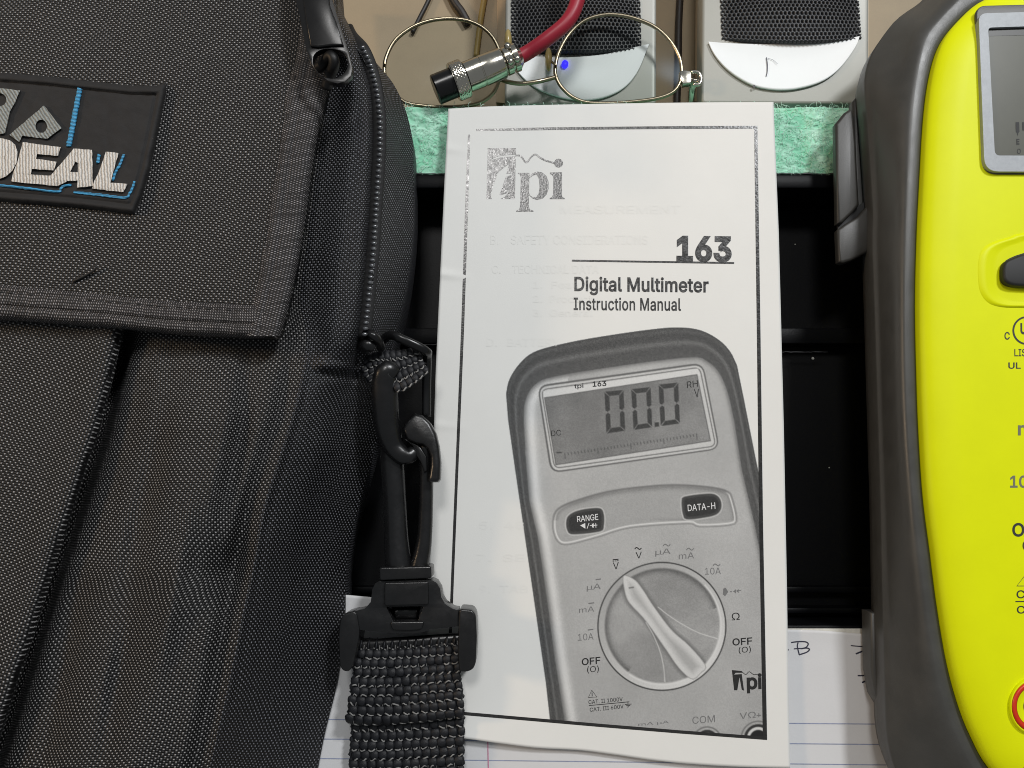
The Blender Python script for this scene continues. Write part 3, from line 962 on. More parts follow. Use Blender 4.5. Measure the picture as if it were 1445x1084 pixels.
# small printed logo
tl = zd([(828, 648), (872, 652), (874, 660), (845, 660), (838, 668), (872, 666), (882, 740), (872, 735), (862, 680), (852, 738), (838, 738)])
ik.add(fill2(tl)); ik.add(text2('pi', e3([(893, 664), (960, 662), (895, 752)]), .03))
ik.add(stroke2(crom(zd([(872, 655), (890, 668), (905, 655), (925, 668), (950, 665)]), 16), .9))
ik.split('printed_mark', M['ink'], mn, m_surf(0.085))
ik = Ink()
ik.add(text2('µA', e3([(184, 268), (246, 262), (182, 300)]))); ik.add(text2('mA', e3([(148, 370), (216, 364), (148, 394)]))); ik.add(text2('10A', e3([(143, 488), (212, 483), (144, 518)])))
ik.add(text2('µA', e3([(488, 112), (556, 106), (487, 144)]))); ik.add(text2('mA', e3([(592, 128), (660, 124), (592, 155)]))); ik.add(text2('10A', e3([(708, 194), (778, 192), (709, 224)])))
for q in ([(222, 246), (246, 243)], [(190, 352), (216, 349)], [(188, 470), (212, 467)]):
    ik.add(stroke2(zd(q), 1.6))
for (x, y) in ((538, 92), (642, 110), (760, 180)):
    ik.add(stroke2(crom(zd([(x - 16, y + 4), (x - 8, y - 4), (x, y), (x + 8, y + 5), (x + 16, y - 3)]), 14), 1.3))
ik.add(text2('COM', e3([(652, 856), (752, 848), (653, 888)]))); ik.add(text2('VΩ', e3([(862, 838), (934, 832), (862, 866)]))); ik.add(text2('mA µA', e3([(412, 884), (548, 872), (412, 900)])))
ik.add(stroke2(zd([(938, 850), (958, 849)]), 1.2)); ik.add(stroke2(zd([(948, 840), (948, 858)]), 1.2))
ik.add(fill2(zd([(790, 286), (800, 282), (812, 300), (798, 320), (788, 312)]))); ik.add(fill2(disc2(*zd([(824, 299)])[0], 1.1, 10)))
ik.add(fill2(zd([(835, 298), (846, 288), (846, 308)]))); ik.add(fill2(zd([(848, 296), (858, 288), (858, 306)]))); ik.add(stroke2(zd([(834, 298), (868, 294)]), .9))
ik.split('printed_mark', M['ink_grey'], mn, m_surf(0.08))
ik = Ink()
ik.add(stroke2(zd([(298, 158), (324, 155)]), 1.5)); ik.add(stroke2(zd([(298, 164), (305, 163.5)]), 1.1)); ik.add(stroke2(zd([(309, 163), (315, 162.5)]), 1.1)); ik.add(stroke2(zd([(318, 162), (324, 161.5)]), 1.1))
ik.add(stroke2(crom(zd([(396, 110), (403, 103), (411, 107), (418, 112), (426, 105)]), 14), 1.4))
ik.split('printed_mark', M['ink'], mn, m_surf(0.085))
ik = Ink()
ik.add(text2('RANGE', d3([(434, 974), (538, 962), (436, 1004)]), .006)); ik.add(text2('DATA-H', d3([(980, 918), (1116, 906), (982, 950)]), .006))
ik.add(fill2(z3([(450, 1020), (475, 1008), (476, 1036)]))); ik.add(stroke2(z3([(484, 1036), (494, 1008)]), .9)); ik.add(stroke2(z3([(498, 1021), (535, 1018)]), .9))
ik.add(fill2(z3([(508, 1010), (524, 1019), (509, 1031)]))); ik.add(stroke2(z3([(527, 1008), (528, 1031)]), .9)); ik.add(stroke2(z3([(515, 1009), (516, 1031)]), .8))
ik.split('button_print', M['ink_white'], mn, m_surf(0.085))

# ------------------------------------------------------------------ desktop speakers
def speaker(label, X0, X1, Xs, ytop, ybot, zf, gl, gr, gy, bulge, dish, cut):
    """X0..X1 front face px, Xs left foot of side; gl/gr grille px edges, gy its lower edge."""
    t = thing('desktop_speaker', label, 'speaker', P((X0 + X1) / 2, ybot - 60, ZD), 'silver desktop speakers lying behind the towel')
    fr = rrect([(X0, ytop), (X1, ytop), (X1 - 2, ybot), (X0 - 4, ybot)], [10, 10, 7, 7])
    prism('cabinet', fr, zf, zf - 9, M['speaker'], t, 1.0)
    # back shell tapers towards the desk
    up_ = P(*np.array([(X0 + 1, ytop + 1), (X1 - 1, ytop + 1), (X1 - 3, ybot - 2), (X0 - 3, ybot - 2)]).T, zf - 9.02)
    dn_ = P(*np.array([(Xs, ytop + 30), (X1 - 8, ytop + 30), (X1 - 10, ybot - 3), (Xs - 4, ybot - 3)]).T, ZD + .3)
    mesh('back_shell', np.concatenate([up_, dn_]), [(3, 2, 1, 0), (4, 5, 6, 7), (0, 1, 5, 4), (1, 2, 6, 5), (2, 3, 7, 6), (3, 0, 4, 7)][0:], M['speaker_side'], t, smooth=False)
    # perforated grille, a real relief of holes
    x0, y0 = P(gl, ytop + 12, zf)[:2]; x1, y1 = P(gr, gy, zf)[:2]
    pit = 1.55
    st = pit / 8.0
    gx = np.arange(x0, x1, st); gy_ = np.arange(y1 - 1.2, min(y0, y1 + 36), st)
    GX, GY = np.meshgrid(gx, gy_[::-1])
    row = np.round((GY - y1) / (pit * .866)); ox = np.where(row.astype(int) % 2 == 0, 0, pit / 2)
    dx = (GX - x0 - ox) / pit; dx = (dx - np.round(dx)) * pit; dy = GY - y1 - row * pit * .866
    rr = np.hypot(dx * 1.0, dy)
    u = (GX - x0) / (x1 - x0) * 2 - 1
    zz = zf + 0.6 + 2.6 * (1 - u ** 2) - 1.15 * np.clip((0.56 - rr) / 0.14, 0, 1)
    v0 = np.stack([GX, GY, zz], -1)
    # lower edge bows
    k = np.clip((y1 + 10 - v0[..., 1]) / 10, 0, 1)
    v0[..., 1] -= k * bulge * (1 - u ** 2) - 0
    grid('grille', v0, M['grille'], t, thick=2.4)
    d = crom(dish, 70)
    tp_ = crom(cut, 40)
    out = [tuple(q) for q in d] + [tuple(q) for q in tp_[::-1][1:-1]]
    V, f_ = fill2(out)
    # dish: fan grid so that it can be hollowed
    n = 60; dd = crom(dish, n); cc = crom(cut, n)
    a_ = np.linspace(0, 1, 24)[:, None, None]
    gridp = cc[None] * (1 - a_) + dd[None] * a_
    zc_ = zf + 0.25 - 0.6 * np.sin(np.pi * a_[..., 0]) ** 1.0 * np.sin(np.linspace(0, np.pi, n))[None]
    zc_[-1] = zf + 0.3
    vv = P(gridp[..., 0], gridp[..., 1], zc_ + 0.9)
    grid('dish', vv, M['speaker_white'], t, thick=0.8)
    return t


s4 = lambda p: Z(960, 0, 4.0139, p)
sp2 = speaker('silver speaker with a scratched white dish, next to the yellow meter', 994, 1228, 984, -330, 146, -2, 1003, 1215, 52, 2.6,
              s4([(160, 236), (190, 300), (240, 365), (300, 418), (370, 462), (430, 488), (500, 503), (570, 508), (650, 503), (750, 480), (830, 445), (900, 390), (960, 315), (1000, 250), (1016, 205)]),
              s4([(160, 236), (260, 244), (400, 249), (540, 249), (700, 243), (850, 232), (950, 218), (1016, 205)]))
ik = Ink(); ik.add(stroke2(crom(s4([(488, 325), (494, 370), (492, 410), (486, 434)]), 14), 1.3)); ik.add(stroke2(crom(s4([(494, 330), (525, 340), (550, 362)]), 10), .5))
ik.split('scratch', M['scratch'], sp2, lambda px, py: P(px, py, -1.0))
ik = Ink().add(fill2(disc2(*s4([(418, 489)])[0], 2.0, 8))); ik.obj('dirt_speck', M['cord'], sp2, lambda px, py: P(px, py, -0.5))
s2 = lambda p: Z(520, 0, 2.949, p)
sp1 = speaker('silver speaker behind the eyeglasses with a blue power light', 716, 928, 704, -300, 147.5, -6, 721, 905, 66, 2.4,
              [(719, 76), (730, 100), (752, 121), (780, 134), (815, 141), (850, 138), (880, 124), (900, 100), (916, 62)],
              [(719, 76), (760, 80), (800, 81), (850, 77), (890, 68), (916, 62)])
led = mesh('power_light', *(lambda p: (np.concatenate([p, p - [0, 0, 1.2]]), [tuple(range(16))] + [(i, i + 16, (i + 1) % 16 + 16, (i + 1) % 16) for i in range(16)]))(
    P(*np.array(disc2(797.5, 89.5, 4.6, 16)).T, -4.0)), M['led'], sp1)

# ------------------------------------------------------------------ background cords
def cord(label, pts, rad, m, name='cord'):
    q = crom([tuple(P(x, y, z)) for x, y, z in pts], 40)
    v, f = tube(q, rad, 10)
    o = mesh(name, v, f, m)
    tag(o, label, 'cord')
    return o


cord('thin black cord slanting down beside the bag to the left eyeglass rim', [(622, -40, -32.4), (605, 0, -32.4), (593, 24, -32.2), (582, 46, -32.6)], 0.95, M['cord'])
cord('thicker black cord lying above the middle of the left eyeglass lens', [(622, -40, -31.8), (640, 0, -31.8), (651, 16, -31.8), (661, 34, -32.2)], 1.7, M['cord'])
cord('dull yellow wire lying just left of the red cable', [(690, -40, -32.6), (683, 0, -32.6), (678, 30, -32.6), (674, 62, -32.8), (672, 80, -32.8)], 1.2, M['yellow_wire'], 'wire')
cord('black cord running down the gap between the two speakers', [(962, -40, -30.8), (958, 30, -30.8), (957, 90, -30.8), (955, 150, -30.8)], 1.5, M['cord'])

# ------------------------------------------------------------------ eyeglasses
eg = thing('eyeglasses', 'round wire rimmed eyeglasses lying in front of the speakers', 'eyeglasses', P(760, 100, ZD))
lz = 2.0
e2 = lambda p: Z(520, 0, 2.949, p)
RIM_L = e2([(66, 285), (75, 235), (110, 170), (175, 118), (250, 88), (330, 78), (410, 86), (475, 115), (520, 160), (545, 215), (552, 270), (545, 330), (520, 385), (470, 425), (400, 442), (310, 446), (220, 440), (150, 425), (95, 375), (72, 330)])
RIM_R = e2([(776, 290), (790, 225), (830, 150), (890, 92), (960, 66), (1030, 62), (1110, 78), (1190, 112), (1250, 165), (1290, 230), (1303, 290), (1295, 345), (1265, 385), (1200, 410), (1100, 424), (1000, 430), (910, 427), (850, 405), (805, 365), (782, 325)])
for q in (RIM_L, RIM_R):
    c2 = crom(q, 90, True)
    p3 = P(c2[:, 0], c2[:, 1], lz)
    p3 = np.concatenate([p3, p3[:2]])
    tube_obj('rim', p3, 0.72, M['gold_wire'], eg, 10)
    ctr = p3[:-2].mean(0)
    rings = [ctr + (p3[:-2] - ctr) * s_ + np.array([0, 0, 1.8 * (1 - s_ ** 2) + 0.1]) for s_ in (0.99, .8, .6, .4, .2)]
    n = 90
    V = np.concatenate(rings + [np.array([ctr + (0, 0, 1.9)])]); f = [tuple(x) for x in grid_faces(5, n, True)]
    f += [(4 * n + i, len(V) - 1, 4 * n + (i + 1) % n) for i in range(n)]
    mesh('lens', V, f, M['lens'], eg)
br = crom([tuple(P(x, y, z)) for x, y, z in ((706, 112, lz), (716, 115.5, lz + 1.5), (735, 118, lz + 2.5), (760, 115, lz + 2), (784, 109, lz))], 30)
tube_obj('bridge', br, .8, M['gold_wire'], eg, 10)
for pts, pad in (([(784, 92, lz), (776, 84, lz - 2), (774, 70, lz - 3), (775, 60, lz - 3)], (774, 84)), ([(706, 75, lz), (714, 70, lz - 2), (718, 60, lz - 3), (717, 50, lz - 3)], (717, 58))):
    w_ = tube_obj('nose_pad_arm', crom([tuple(P(*q)) for q in pts], 16), 0.45, M['gold_wire'], eg, 8)
    c = P(pad[0], pad[1], lz - 2.5)
    bm = bmesh.new(); bmesh.ops.create_uvsphere(bm, u_segments=16, v_segments=10, radius=1)
    V = [tuple(Vector(c) + Vector((q.co.x * 1.4, q.co.y * 4.6, q.co.z * 2.6))) for q in bm.verts]; f = [tuple(k.index for k in q.verts) for q in bm.faces]; bm.free()
    mesh('nose_pad', V, f, M['pad_clear'], w_)
h_ = prism('hinge', e2([(1296, 296), (1315, 290), (1345, 296), (1345, 345), (1310, 350), (1296, 330)]), lz + 1, lz - 2, M['chrome'], eg, 0.4)
tube_obj('hinge_screw', crom([tuple(P(x, y, lz + .8)) for x, y in e2([(1342, 300), (1370, 302), (1384, 325), (1376, 352), (1350, 352)])], 20), 0.7, M['chrome'], h_, 8)
tube_obj('temple_arm', crom([tuple(P(*q)) for q in ((982, 112, lz), (977, 124, lz - 3), (975, 140, lz - 8), (972, 152, lz - 13), (962, 158, lz - 20))], 24), np.linspace(1.5, .8, 24), M['chrome'], eg, 8, 0.6)

# ------------------------------------------------------------------ red cable and its plug
cz0 = 12.5
rc_ = thing('red_cable', 'dark red cable running up behind the plug between the lenses', 'cable', P(780, 50, 8))
q = crom([tuple(P(x, y, z)) for x, y, z in ((730, 82, cz0), (745, 74, cz0), (771, 56, cz0 + 2), (801, 30, cz0 + 3), (815, 0, cz0 + 3), (820, -40, cz0 + 2), (822, -90, cz0 - 4))], 60)
tube_obj('sheath', q, 2.6, M['red_cable'], rc_, 20)
pg = thing('cable_plug', 'nickel plated round plug with a knurled ring and black tip', 'plug', P(680, 105, 6))
pa, pb = P(622, 124, cz0), P(741, 76, cz0)
ax = (pb - pa) / np.linalg.norm(pb - pa); Lp = np.linalg.norm(pb - pa)
s_, t_v = np.cross(ax, [0, 0, 1.0]), None
s_ /= np.linalg.norm(s_); t_v = np.cross(s_, ax)


def lathe(name, prof, m, parent, seg=40, knurl=0):
    V = []
    for (d, r_) in prof:
        for k in range(seg):
            an = 2 * math.pi * k / seg
            V.append(pa + ax * d + r_ * (math.cos(an) * s_ + math.sin(an) * t_v))
    f = [tuple(x) for x in grid_faces(len(prof), seg, True)]
    f += [tuple(range(seg))[::-1], tuple(range((len(prof) - 1) * seg, len(prof) * seg))]
    o = mesh(name, V, f, m, parent)
    o.data.set_sharp_from_angle(angle=math.radians(35))
    return o


u = Lp / 128.0
lathe('plug_tip', [(-9 * u, 4.0), (-8.5 * u, 4.9), (-7.5 * u, 5.2), (16 * u, 5.2), (24 * u, 5.2)], M['gloss_black'], pg)
# knurled ring as real relief
seg = 120; prof = np.linspace(19 * u, 37 * u, 34); V = []
for i, d in enumerate(prof):
    e = min(i, len(prof) - 1 - i)
    for k in range(seg):
        an = 2 * math.pi * k / seg
        kn = max(0, abs(math.sin(an * 15 + d * 2.1)), abs(math.sin(an * 15 - d * 2.1)))
        rr = 6.6 + (0.32 * (kn - .7) if e > 2 else -0.25 * (3 - e) / 3)
        V.append(pa + ax * d + rr * (math.cos(an) * s_ + math.sin(an) * t_v))
f = [tuple(x) for x in grid_faces(len(prof), seg, True)] + [tuple(range(seg))[::-1], tuple(range((len(prof) - 1) * seg, len(prof) * seg))]
mesh('knurled_ring', V, f, M['chrome'], pg)
lathe('barrel', [(37 * u, 4.9), (39 * u, 5.3), (60 * u, 5.3), (60.5 * u, 5.15), (62 * u, 5.15), (62.5 * u, 5.3), (92 * u, 5.3), (95 * u, 4.8), (97 * u, 3.6)], M['chrome'], pg)
cl = lathe('cord_clamp', [(96.2 * u, 4.4), (97 * u, 4.9), (104 * u, 4.9), (105 * u, 4.1), (107 * u, 4.1), (108 * u, 4.9), (115 * u, 4.9), (117 * u, 4.2), (121 * u, 3.2)], M['chrome'], pg)
for (d, sg) in ((101, .75), (111, .75), (106, -.8)):
    c0 = pa + ax * d * u + s_ * 3.6 * sg + t_v * 3.2
    v, f = tube([c0, c0 + t_v * 1.2, c0 + t_v * 1.8], [1.25, 1.25, 0.9], 12)
    mesh('clamp_screw', v, f, M['chrome'], cl)

# ------------------------------------------------------------------ yellow multimeter
mt = thing('multimeter', 'yellow green multimeter in a grey rubber holster beside the booklet', 'multimeter', P(1400, 560, 12))
r5 = lambda p: Z(1160, 0, 3.011, p); r6 = lambda p: Z(1160, 320, 2.71, p); r7 = lambda p: Z(1160, 700, 2.823, p)
O_ = [(1420, -60), (1330, -30), (1300, 2), (1272, 22)] + r5([(300, 100), (240, 180), (205, 240), (182, 310), (177, 380), (186, 500), (200, 680), (213, 900)]) + r6([(190, 60), (200, 370), (213, 800)]) + \
    r7([(230, 20), (236, 350), (241, 540), (248, 800), (256, 960), (285, 1084)]) + [(1285, 1130), (1330, 1165), (1420, 1180)]
R_ = [(1420, -40), (1365, -22), (1335, 4), (1318, 22)] + r5([(420, 130), (395, 200), (375, 300), (352, 470), (340, 700), (330, 1000)]) + r6([(293, 300), (295, 550), (305, 800)]) + \
    r7([(338, 20), (356, 200), (385, 430), (410, 620), (440, 780), (480, 900), (540, 1030)]) + [(1375, 1105), (1400, 1130), (1440, 1150)]
Y_ = [(1450, -20), (1410, -10)] + r5([(660, 10), (590, 70), (530, 140), (490, 220), (460, 340), (440, 500), (425, 750), (413, 1000)]) + r6([(366, 300), (372, 600), (380, 800)]) + \
    r7([(412, 0), (440, 220), (470, 450), (510, 680), (560, 860), (610, 980), (665, 1080)]) + [(1425, 1112), (1470, 1130)]
XC = 163.0


def half(pts, z, n=110, ins=0.0):
    q = np.array(pts); p = P(q[:, 0], q[:, 1], z)
    c = crom(p, n)
    return c


def ring_from(c):
    m_ = c.copy(); m_[:, 0] = 2 * XC - m_[:, 0]
    return np.concatenate([c, m_[::-1]])


def inset(ring, d):  # n even: first half left side, second half mirrored
    """Move each point of the ring d mm towards the spine of the meter."""
    ring = ring.copy()
    t = np.roll(ring, -1, 0) - np.roll(ring, 1, 0); t /= np.linalg.norm(t[:, :2], axis=1)[:, None] + 1e-9
    n_ = np.stack([-t[:, 1], t[:, 0], 0 * t[:, 0]], -1)
    cen = ring.mean(0)
    sg = np.sign(((cen - ring) * n_).sum(1).sum())
    for k in range(3): n_ = (n_ + np.roll(n_, 1, 0) + np.roll(n_, -1, 0)) / 3
    return ring + n_ * d * sg


O3 = ring_from(half(O_, 26)); R3 = ring_from(half(R_, 39)); Y3 = ring_from(half(Y_, 41.5))
def lerp3(a_, b_, t, z=None):
    c = a_ * (1 - t) + b_ * t
    if z is not None: c = c.copy(); c[:, 2] = z
    return c
def wz_(a_, z): c = a_.copy(); c[:, 2] = z; return c


Wt = wz_(lerp3(O3, R3, .72), 35.6); Tt = wz_(lerp3(R3, Y3, .40), 39.9); Rm = wz_(R3, 39.5)
hol_r = [wz_(inset(O3, 5), 12.6), wz_(inset(O3, 2.2), 14), wz_(inset(O3, .4), 20), O3, wz_(inset(O3, 0.15), 26.8), wz_(inset(O3, .55), 27.2), wz_(lerp3(inset(O3, .5), R3, .15), 29.2), lerp3(O3, R3, .45, 32.6)]
hol_r += [(1 - t) ** 2 * Wt + 2 * t * (1 - t) * Rm + t * t * Tt for t in np.linspace(0, 1, 10)]
hol_r += [lerp3(R3, Y3, .8, 39.75), lerp3(R3, Y3, .95, 39.6), wz_(inset(Y3, .2), 39.3), wz_(inset(Y3, .5), 38.0)]
V = np.concatenate(hol_r); n = len(O3)
f = grid_faces(len(hol_r), n, True)
hs = mesh('holster', V, f, M['rubber'], mt)
yl = [wz_(inset(Y3, .35), 37.8), wz_(inset(Y3, .35), 41.2), wz_(inset(Y3, .6), 41.9), wz_(inset(Y3, 1.6), 42.9), wz_(inset(Y3, 3.2), 43.8), wz_(inset(Y3, 5.5), 44.6), wz_(inset(Y3, 8), 45.1), wz_(inset(Y3, 10), 45.25)]
V = np.concatenate(yl); o_ = (len(yl) - 1) * n
f = [tuple(x) for x in grid_faces(len(yl), n, True)] + [(o_ + i, o_ + n - 1 - i, o_ + n - 2 - i, o_ + i + 1) for i in range(n // 2 - 1)]
fc = mesh('face', V, f, M['yellow'], mt)
FZ = 45.25
# display
bq = [(1379, 13), (1560, 8), (1566, 244), (1388, 243)]
prism('display_shadow_gap', rrect([(1377.5, 8), (1562, 3), (1568, 246), (1386.5, 246)], [14, 14, 22, 22], 8), FZ + .35, FZ - 1, M['bezel_dark'], mt, 0.3)  # dark plate painting shade into the gap round the bezel
lw = rrect([(1394.5, 39), (1545, 34), (1552, 220), (1404, 219.5)], [5, 5, 5, 7], 5)
prism('display_bezel', rrect([(1381, 19), (1558, 14), (1564, 242.5), (1389.5, 242)], [12, 12, 20, 20], 8), FZ + 1.5, FZ - 0.5, M['bezel'], mt, 0.0, holes=(lw[::-1],))
sc = prism('display_window', [(1392, 36), (1547, 31), (1554, 222), (1402, 222)], FZ + .55, FZ - .5, M['lcd'], mt, 0)
ik = Ink().add(fill2([(1395, 39), (1546, 34), (1546.5, 47), (1395.6, 51)])); ik.obj('display_edge_shade', M['lcd_shade'], sc, lambda px, py: P(px, py, FZ + .62))  # dark strip painting shade along the top of the display
ik = Ink(); ik.add(fill2([(1433.2, 172.5), (1438.2, 172.5), (1438.6, 186), (1437, 188), (1436.6, 191), (1435.6, 191), (1435.2, 188), (1433.6, 186)])); ik.add(text2('E', (1434.4, 196, 1438.6, 204), .03)); ik.add(text2('0', (1435.2, 210, 1440.4, 217)))
ik.add(fill2([(1442.5, 172.5), (1447.5, 172.5), (1447.8, 184), (1443, 184)]))
ik.split('display_symbol', M['rubber_dark'], sc, lambda px, py: P(px, py, FZ + .62))
# button in its dished recess (left end in view, mirrored right end)
z7 = lambda p: Z(1370, 330, 5.16, p)
rcs = z7([(387, 5), (300, 30), (200, 60), (130, 95), (90, 150), (76, 240), (78, 340), (92, 420), (130, 480), (180, 512), (260, 528), (387, 530)])
bt = z7([(387, 146), (330, 165), (290, 182), (258, 200), (243, 235), (241, 290), (246, 330), (266, 357), (310, 375), (387, 382)])
def widen(p, add, dt=6, db=2):
    m_ = 1445 + add / 2
    return [(m_, p[0][1] - dt)] + p + [(m_, p[-1][1] + db)] + [(2 * m_ - x, y) for x, y in p[::-1]]
# recess: ring-shaped step with soft walls
rq = crom(widen(rcs, 190, 9, 1), 120, True)
ctr2 = rq.mean(0)
def rloop(s_, z, dy=0):
    q = ctr2 + (rq - ctr2) * s_
    return P(q[:, 0], q[:, 1] + dy, z)
sag = np.clip((rq[:, 1] - rq[:, 1].min()) / (np.ptp(rq[:, 1])), 0, 1)
lp = [rloop(1.03, FZ + .02), rloop(1.0, FZ + .45), rloop(.975, FZ + .6), rloop(.95, FZ + .55), rloop(.90, FZ + .15), rloop(.86, FZ + .10), rloop(.5, FZ + .10), rloop(.1, FZ + .1)]
V = np.concatenate(lp); f = [tuple(x) for x in grid_faces(len(lp), 120, True)] + [tuple(range(7 * 120, 8 * 120))]
rs = mesh('button_surround', V, f, M['yellow'], mt)
prism('button', [tuple(q) for q in crom(widen(bt, 50, 3, 1), 60, True)], FZ + 2.6, FZ - .2, M['rubber_dark'], mt, 0.9)
ik = Ink(); ik.add(fill2(widen([(x - .8 if x < 1440 else x, y + (1.5 if y > 380 else -1.2)) for x, y in bt], 50, 3, 1))); ik.obj('button_gap', M['rubber_dark'], rs, lambda px, py: P(px, py, FZ + .2))
fs = lambda px, py: P(px, py, FZ + .06)
ik = Ink()
ik.add(text2('C', (1417.5, 468.5, 1425, 479.5), .015)); ik.add(stroke2(disc2(1449, 466.5, 19.0, 60), 2.6, True)); ik.add(text2('U', (1440, 456, 1449, 472), .03)); ik.add(text2('L', (1450, 462, 1458, 478), .03))
ik.add(text2('LISTED', (1431.5, 492.5, 1470, 503), .008)); ik.add(text2('UL', (1423, 511.5, 1440.5, 520.5), .015))
ik.add(text2('OFF', (1428.5, 738, 1474, 757.5), .02)); ik.add(stroke2(disc2(1453, 770, 9, 30), 2, True))
ik.add(stroke2([(1451, 806), (1467, 827), (1435, 827)], 1.5, True)); ik.add(text2('CAT', (1434.5, 833, 1470, 844.5), .01)); ik.add(stroke2([(1433, 849), (1480, 849)], 1.5)); ik.add(text2('CAT', (1435, 855, 1470, 866), .01))
ik.split('printed_mark', M['meter_print'], mt, fs)
ik = Ink(); ik.add(text2('m', (1436.5, 600, 1458, 614.5), .02)); ik.add(text2('10', (1425.5, 671, 1450, 688.5), .02)); ik.split('printed_mark', M['meter_print_grey'], mt, fs)
# red ringed socket
scx, scy = 1459, 997
def ringloop(rx, ry, z): return P(*np.array(disc2(scx, scy, rx, 60, ry)).T, z)
lp = [ringloop(36, 42, FZ + .02), ringloop(33.5, 39, FZ + .9), ringloop(32, 37.5, FZ + 1.1), ringloop(31, 36, FZ + .8)]
V = np.concatenate(lp); sk = mesh('socket', V, grid_faces(4, 60, True), M['yellow'], mt)
lp = [ringloop(31.2, 36, FZ + .6), ringloop(30.6, 35.5, FZ + 1.15), ringloop(24.5, 28.5, FZ + 1.1), ringloop(24, 28, FZ - .5)]
V = np.concatenate(lp); mesh('socket_ring', V, grid_faces(4, 60, True), M['red_ring'], sk)
lp = [ringloop(24, 28, FZ + .7), ringloop(19, 22, FZ + .35), ringloop(15, 18, FZ + .3)]
V = np.concatenate(lp); mesh('socket_cup', V, grid_faces(3, 60, True), M['yellow'], sk)
V, f = fill2(disc2(scx, scy, 15, 40, 18)); V3 = P(V[:, 0], V[:, 1], FZ + .25); mesh('socket_hole', V3, [q[::-1] if np.cross(V3[q[1]] - V3[q[0]], V3[q[2]] - V3[q[0]])[2] < 0 else q for q in f], M['rubber_dark'], sk, smooth=False)
# probe clips and stand foot on the side of the holster
prism('probe_clip', r5([(130, 430), (178, 375), (300, 500), (300, 1130), (215, 1060), (150, 1090), (140, 900)]), 18, 14, M['clip'], mt, 1.2)
cA = prism('probe_clip', r5([(58, 525), (95, 478), (118, 462), (133, 466), (146, 600), (160, 870), (130, 905), (90, 945), (66, 950)]), 22, 18.5, M['clip'], mt, 1.1)
cB = prism('probe_clip', r5([(66, 975), (100, 950), (150, 920), (196, 870), (240, 860), (240, 1040), (212, 1040), (195, 1070), (130, 1105), (90, 1118), (72, 1112)]), 22, 18.5, M['clip'], mt, .9)
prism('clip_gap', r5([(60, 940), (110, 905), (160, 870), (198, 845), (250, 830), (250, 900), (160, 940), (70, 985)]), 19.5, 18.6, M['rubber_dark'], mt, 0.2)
prism('stand_foot', r7([(193, 462), (240, 462), (300, 470), (300, 850), (245, 850), (215, 800), (197, 700)]), 20, 12.9, M['rubber'], mt, 1.2)

# ------------------------------------------------------------------ tool bag
bagt = thing('tool_bag', 'black nylon tool bag with an embroidered patch and open side zipper', 'bag', P(200, 600, ZD))
rowsY = np.array([-120, -60, 0, 60, 120, 180, 260, 340, 420, 480, 530, 580, 640, 720, 800, 880, 960, 1040, 1110, 1180.])
cr_ = np.array([452, 455, 460, 468, 466, 456, 444, 434, 424, 432, 424, 412, 394, 369, 354, 338, 322, 304, 288, 272.])       # seam / flap gap
cb_ = np.array([458, 462, 466, 484, 500, 500, 494, 486, 477, 474, 466, 455, 440, 412, 395, 378, 362, 342, 326, 310.])       # crest of the gusset
cz_ = np.array([462, 467, 472, 500, 526, 533, 531, 526, 519, 512, 503, 492, 476, 450, 432, 420, 408, 390, 374, 358.])       # zipper line / side
cs_ = np.array([466, 470, 477, 507, 556, 579, 584, 582, 570, 556, 549, 541, 527, 505, 489, 486, 476, 457, 443, 428.])       # silhouette
pl_ = np.interp(rowsY, [470, 526, 606, 689, 781, 898, 1019, 1180], [172, 160, 140, 113, 82, 46, 7, -45])                    # pleat
lowr = np.clip((rowsY - 470) / 90.0, 0, 1)
zr_ = 45.0 + 3.5 * lowr
zb_ = 49.5 - 8.5 * lowr - 4 * np.clip((60 - rowsY) / 100, 0, 1)
zz_ = 44.0 - 14.0 * lowr - 6 * np.clip((60 - rowsY) / 120, 0, 1)
zs_ = 22.0 - 8.0 * lowr
cols = np.stack([0 * rowsY - 170, pl_, (pl_ + cr_) / 2 + 4, cr_, cb_, cz_, cs_], 1)
zs = np.stack([0 * rowsY + 46, 46.5 + 0 * rowsY, 47 + 8.5 * lowr, zr_, zb_, zz_, zs_], 1)
tu = np.array([0, 1.3, 2.3, 3.3, 3.9, 4.5, 5.2])
NU, NV = 340, 420
uu = np.linspace(0, 5.2, NU); yy = np.linspace(-120, 1180, NV)
C1 = cr1(rowsY, cols, yy); Z1 = cr1(rowsY, zs, yy)
PX_ = cr1(tu, C1.T, uu).T; PZ_ = cr1(tu, Z1.T, uu).T
PY_ = yy[:, None] + 0 * PX_
low2 = np.clip((yy - 470) / 90.0, 0, 1)[:, None]
# trench along the zipper, welt along the seam, slack wrinkles
PZ_ = PZ_ - (1 - low2) * 5.0 * np.exp(-((uu[None] - 4.43) / .09) ** 2) * np.clip((PY_ - 40) / 60, 0, 1)
PZ_ = PZ_ + low2 * (1.3 * np.exp(-((uu[None] - 3.34) / .07) ** 2) - 1.6 * np.exp(-((uu[None] - 3.12) / .08) ** 2))
PZ_ = PZ_ + 1.3 * np.exp(-((PY_ - 512 - (PX_ - 430) * .12) / 7) ** 2) * np.clip((uu[None] - 3.4) / .3, 0, 1) * np.clip((5.0 - uu[None]) / .4, 0, 1) - \
    1.0 * np.exp(-((PY_ - 526 - (PX_ - 430) * .12) / 6) ** 2) * np.clip((uu[None] - 3.4) / .3, 0, 1) * np.clip((5.0 - uu[None]) / .4, 0, 1)
PZ_ = PZ_ + 1.5 * fbm(PX_ / 130 + PY_ / 400, PY_ / 170, 3) + low2 * 0.9 * fbm(PX_ / 45 + PY_ / 190, PY_ / 260 + 7, 2)
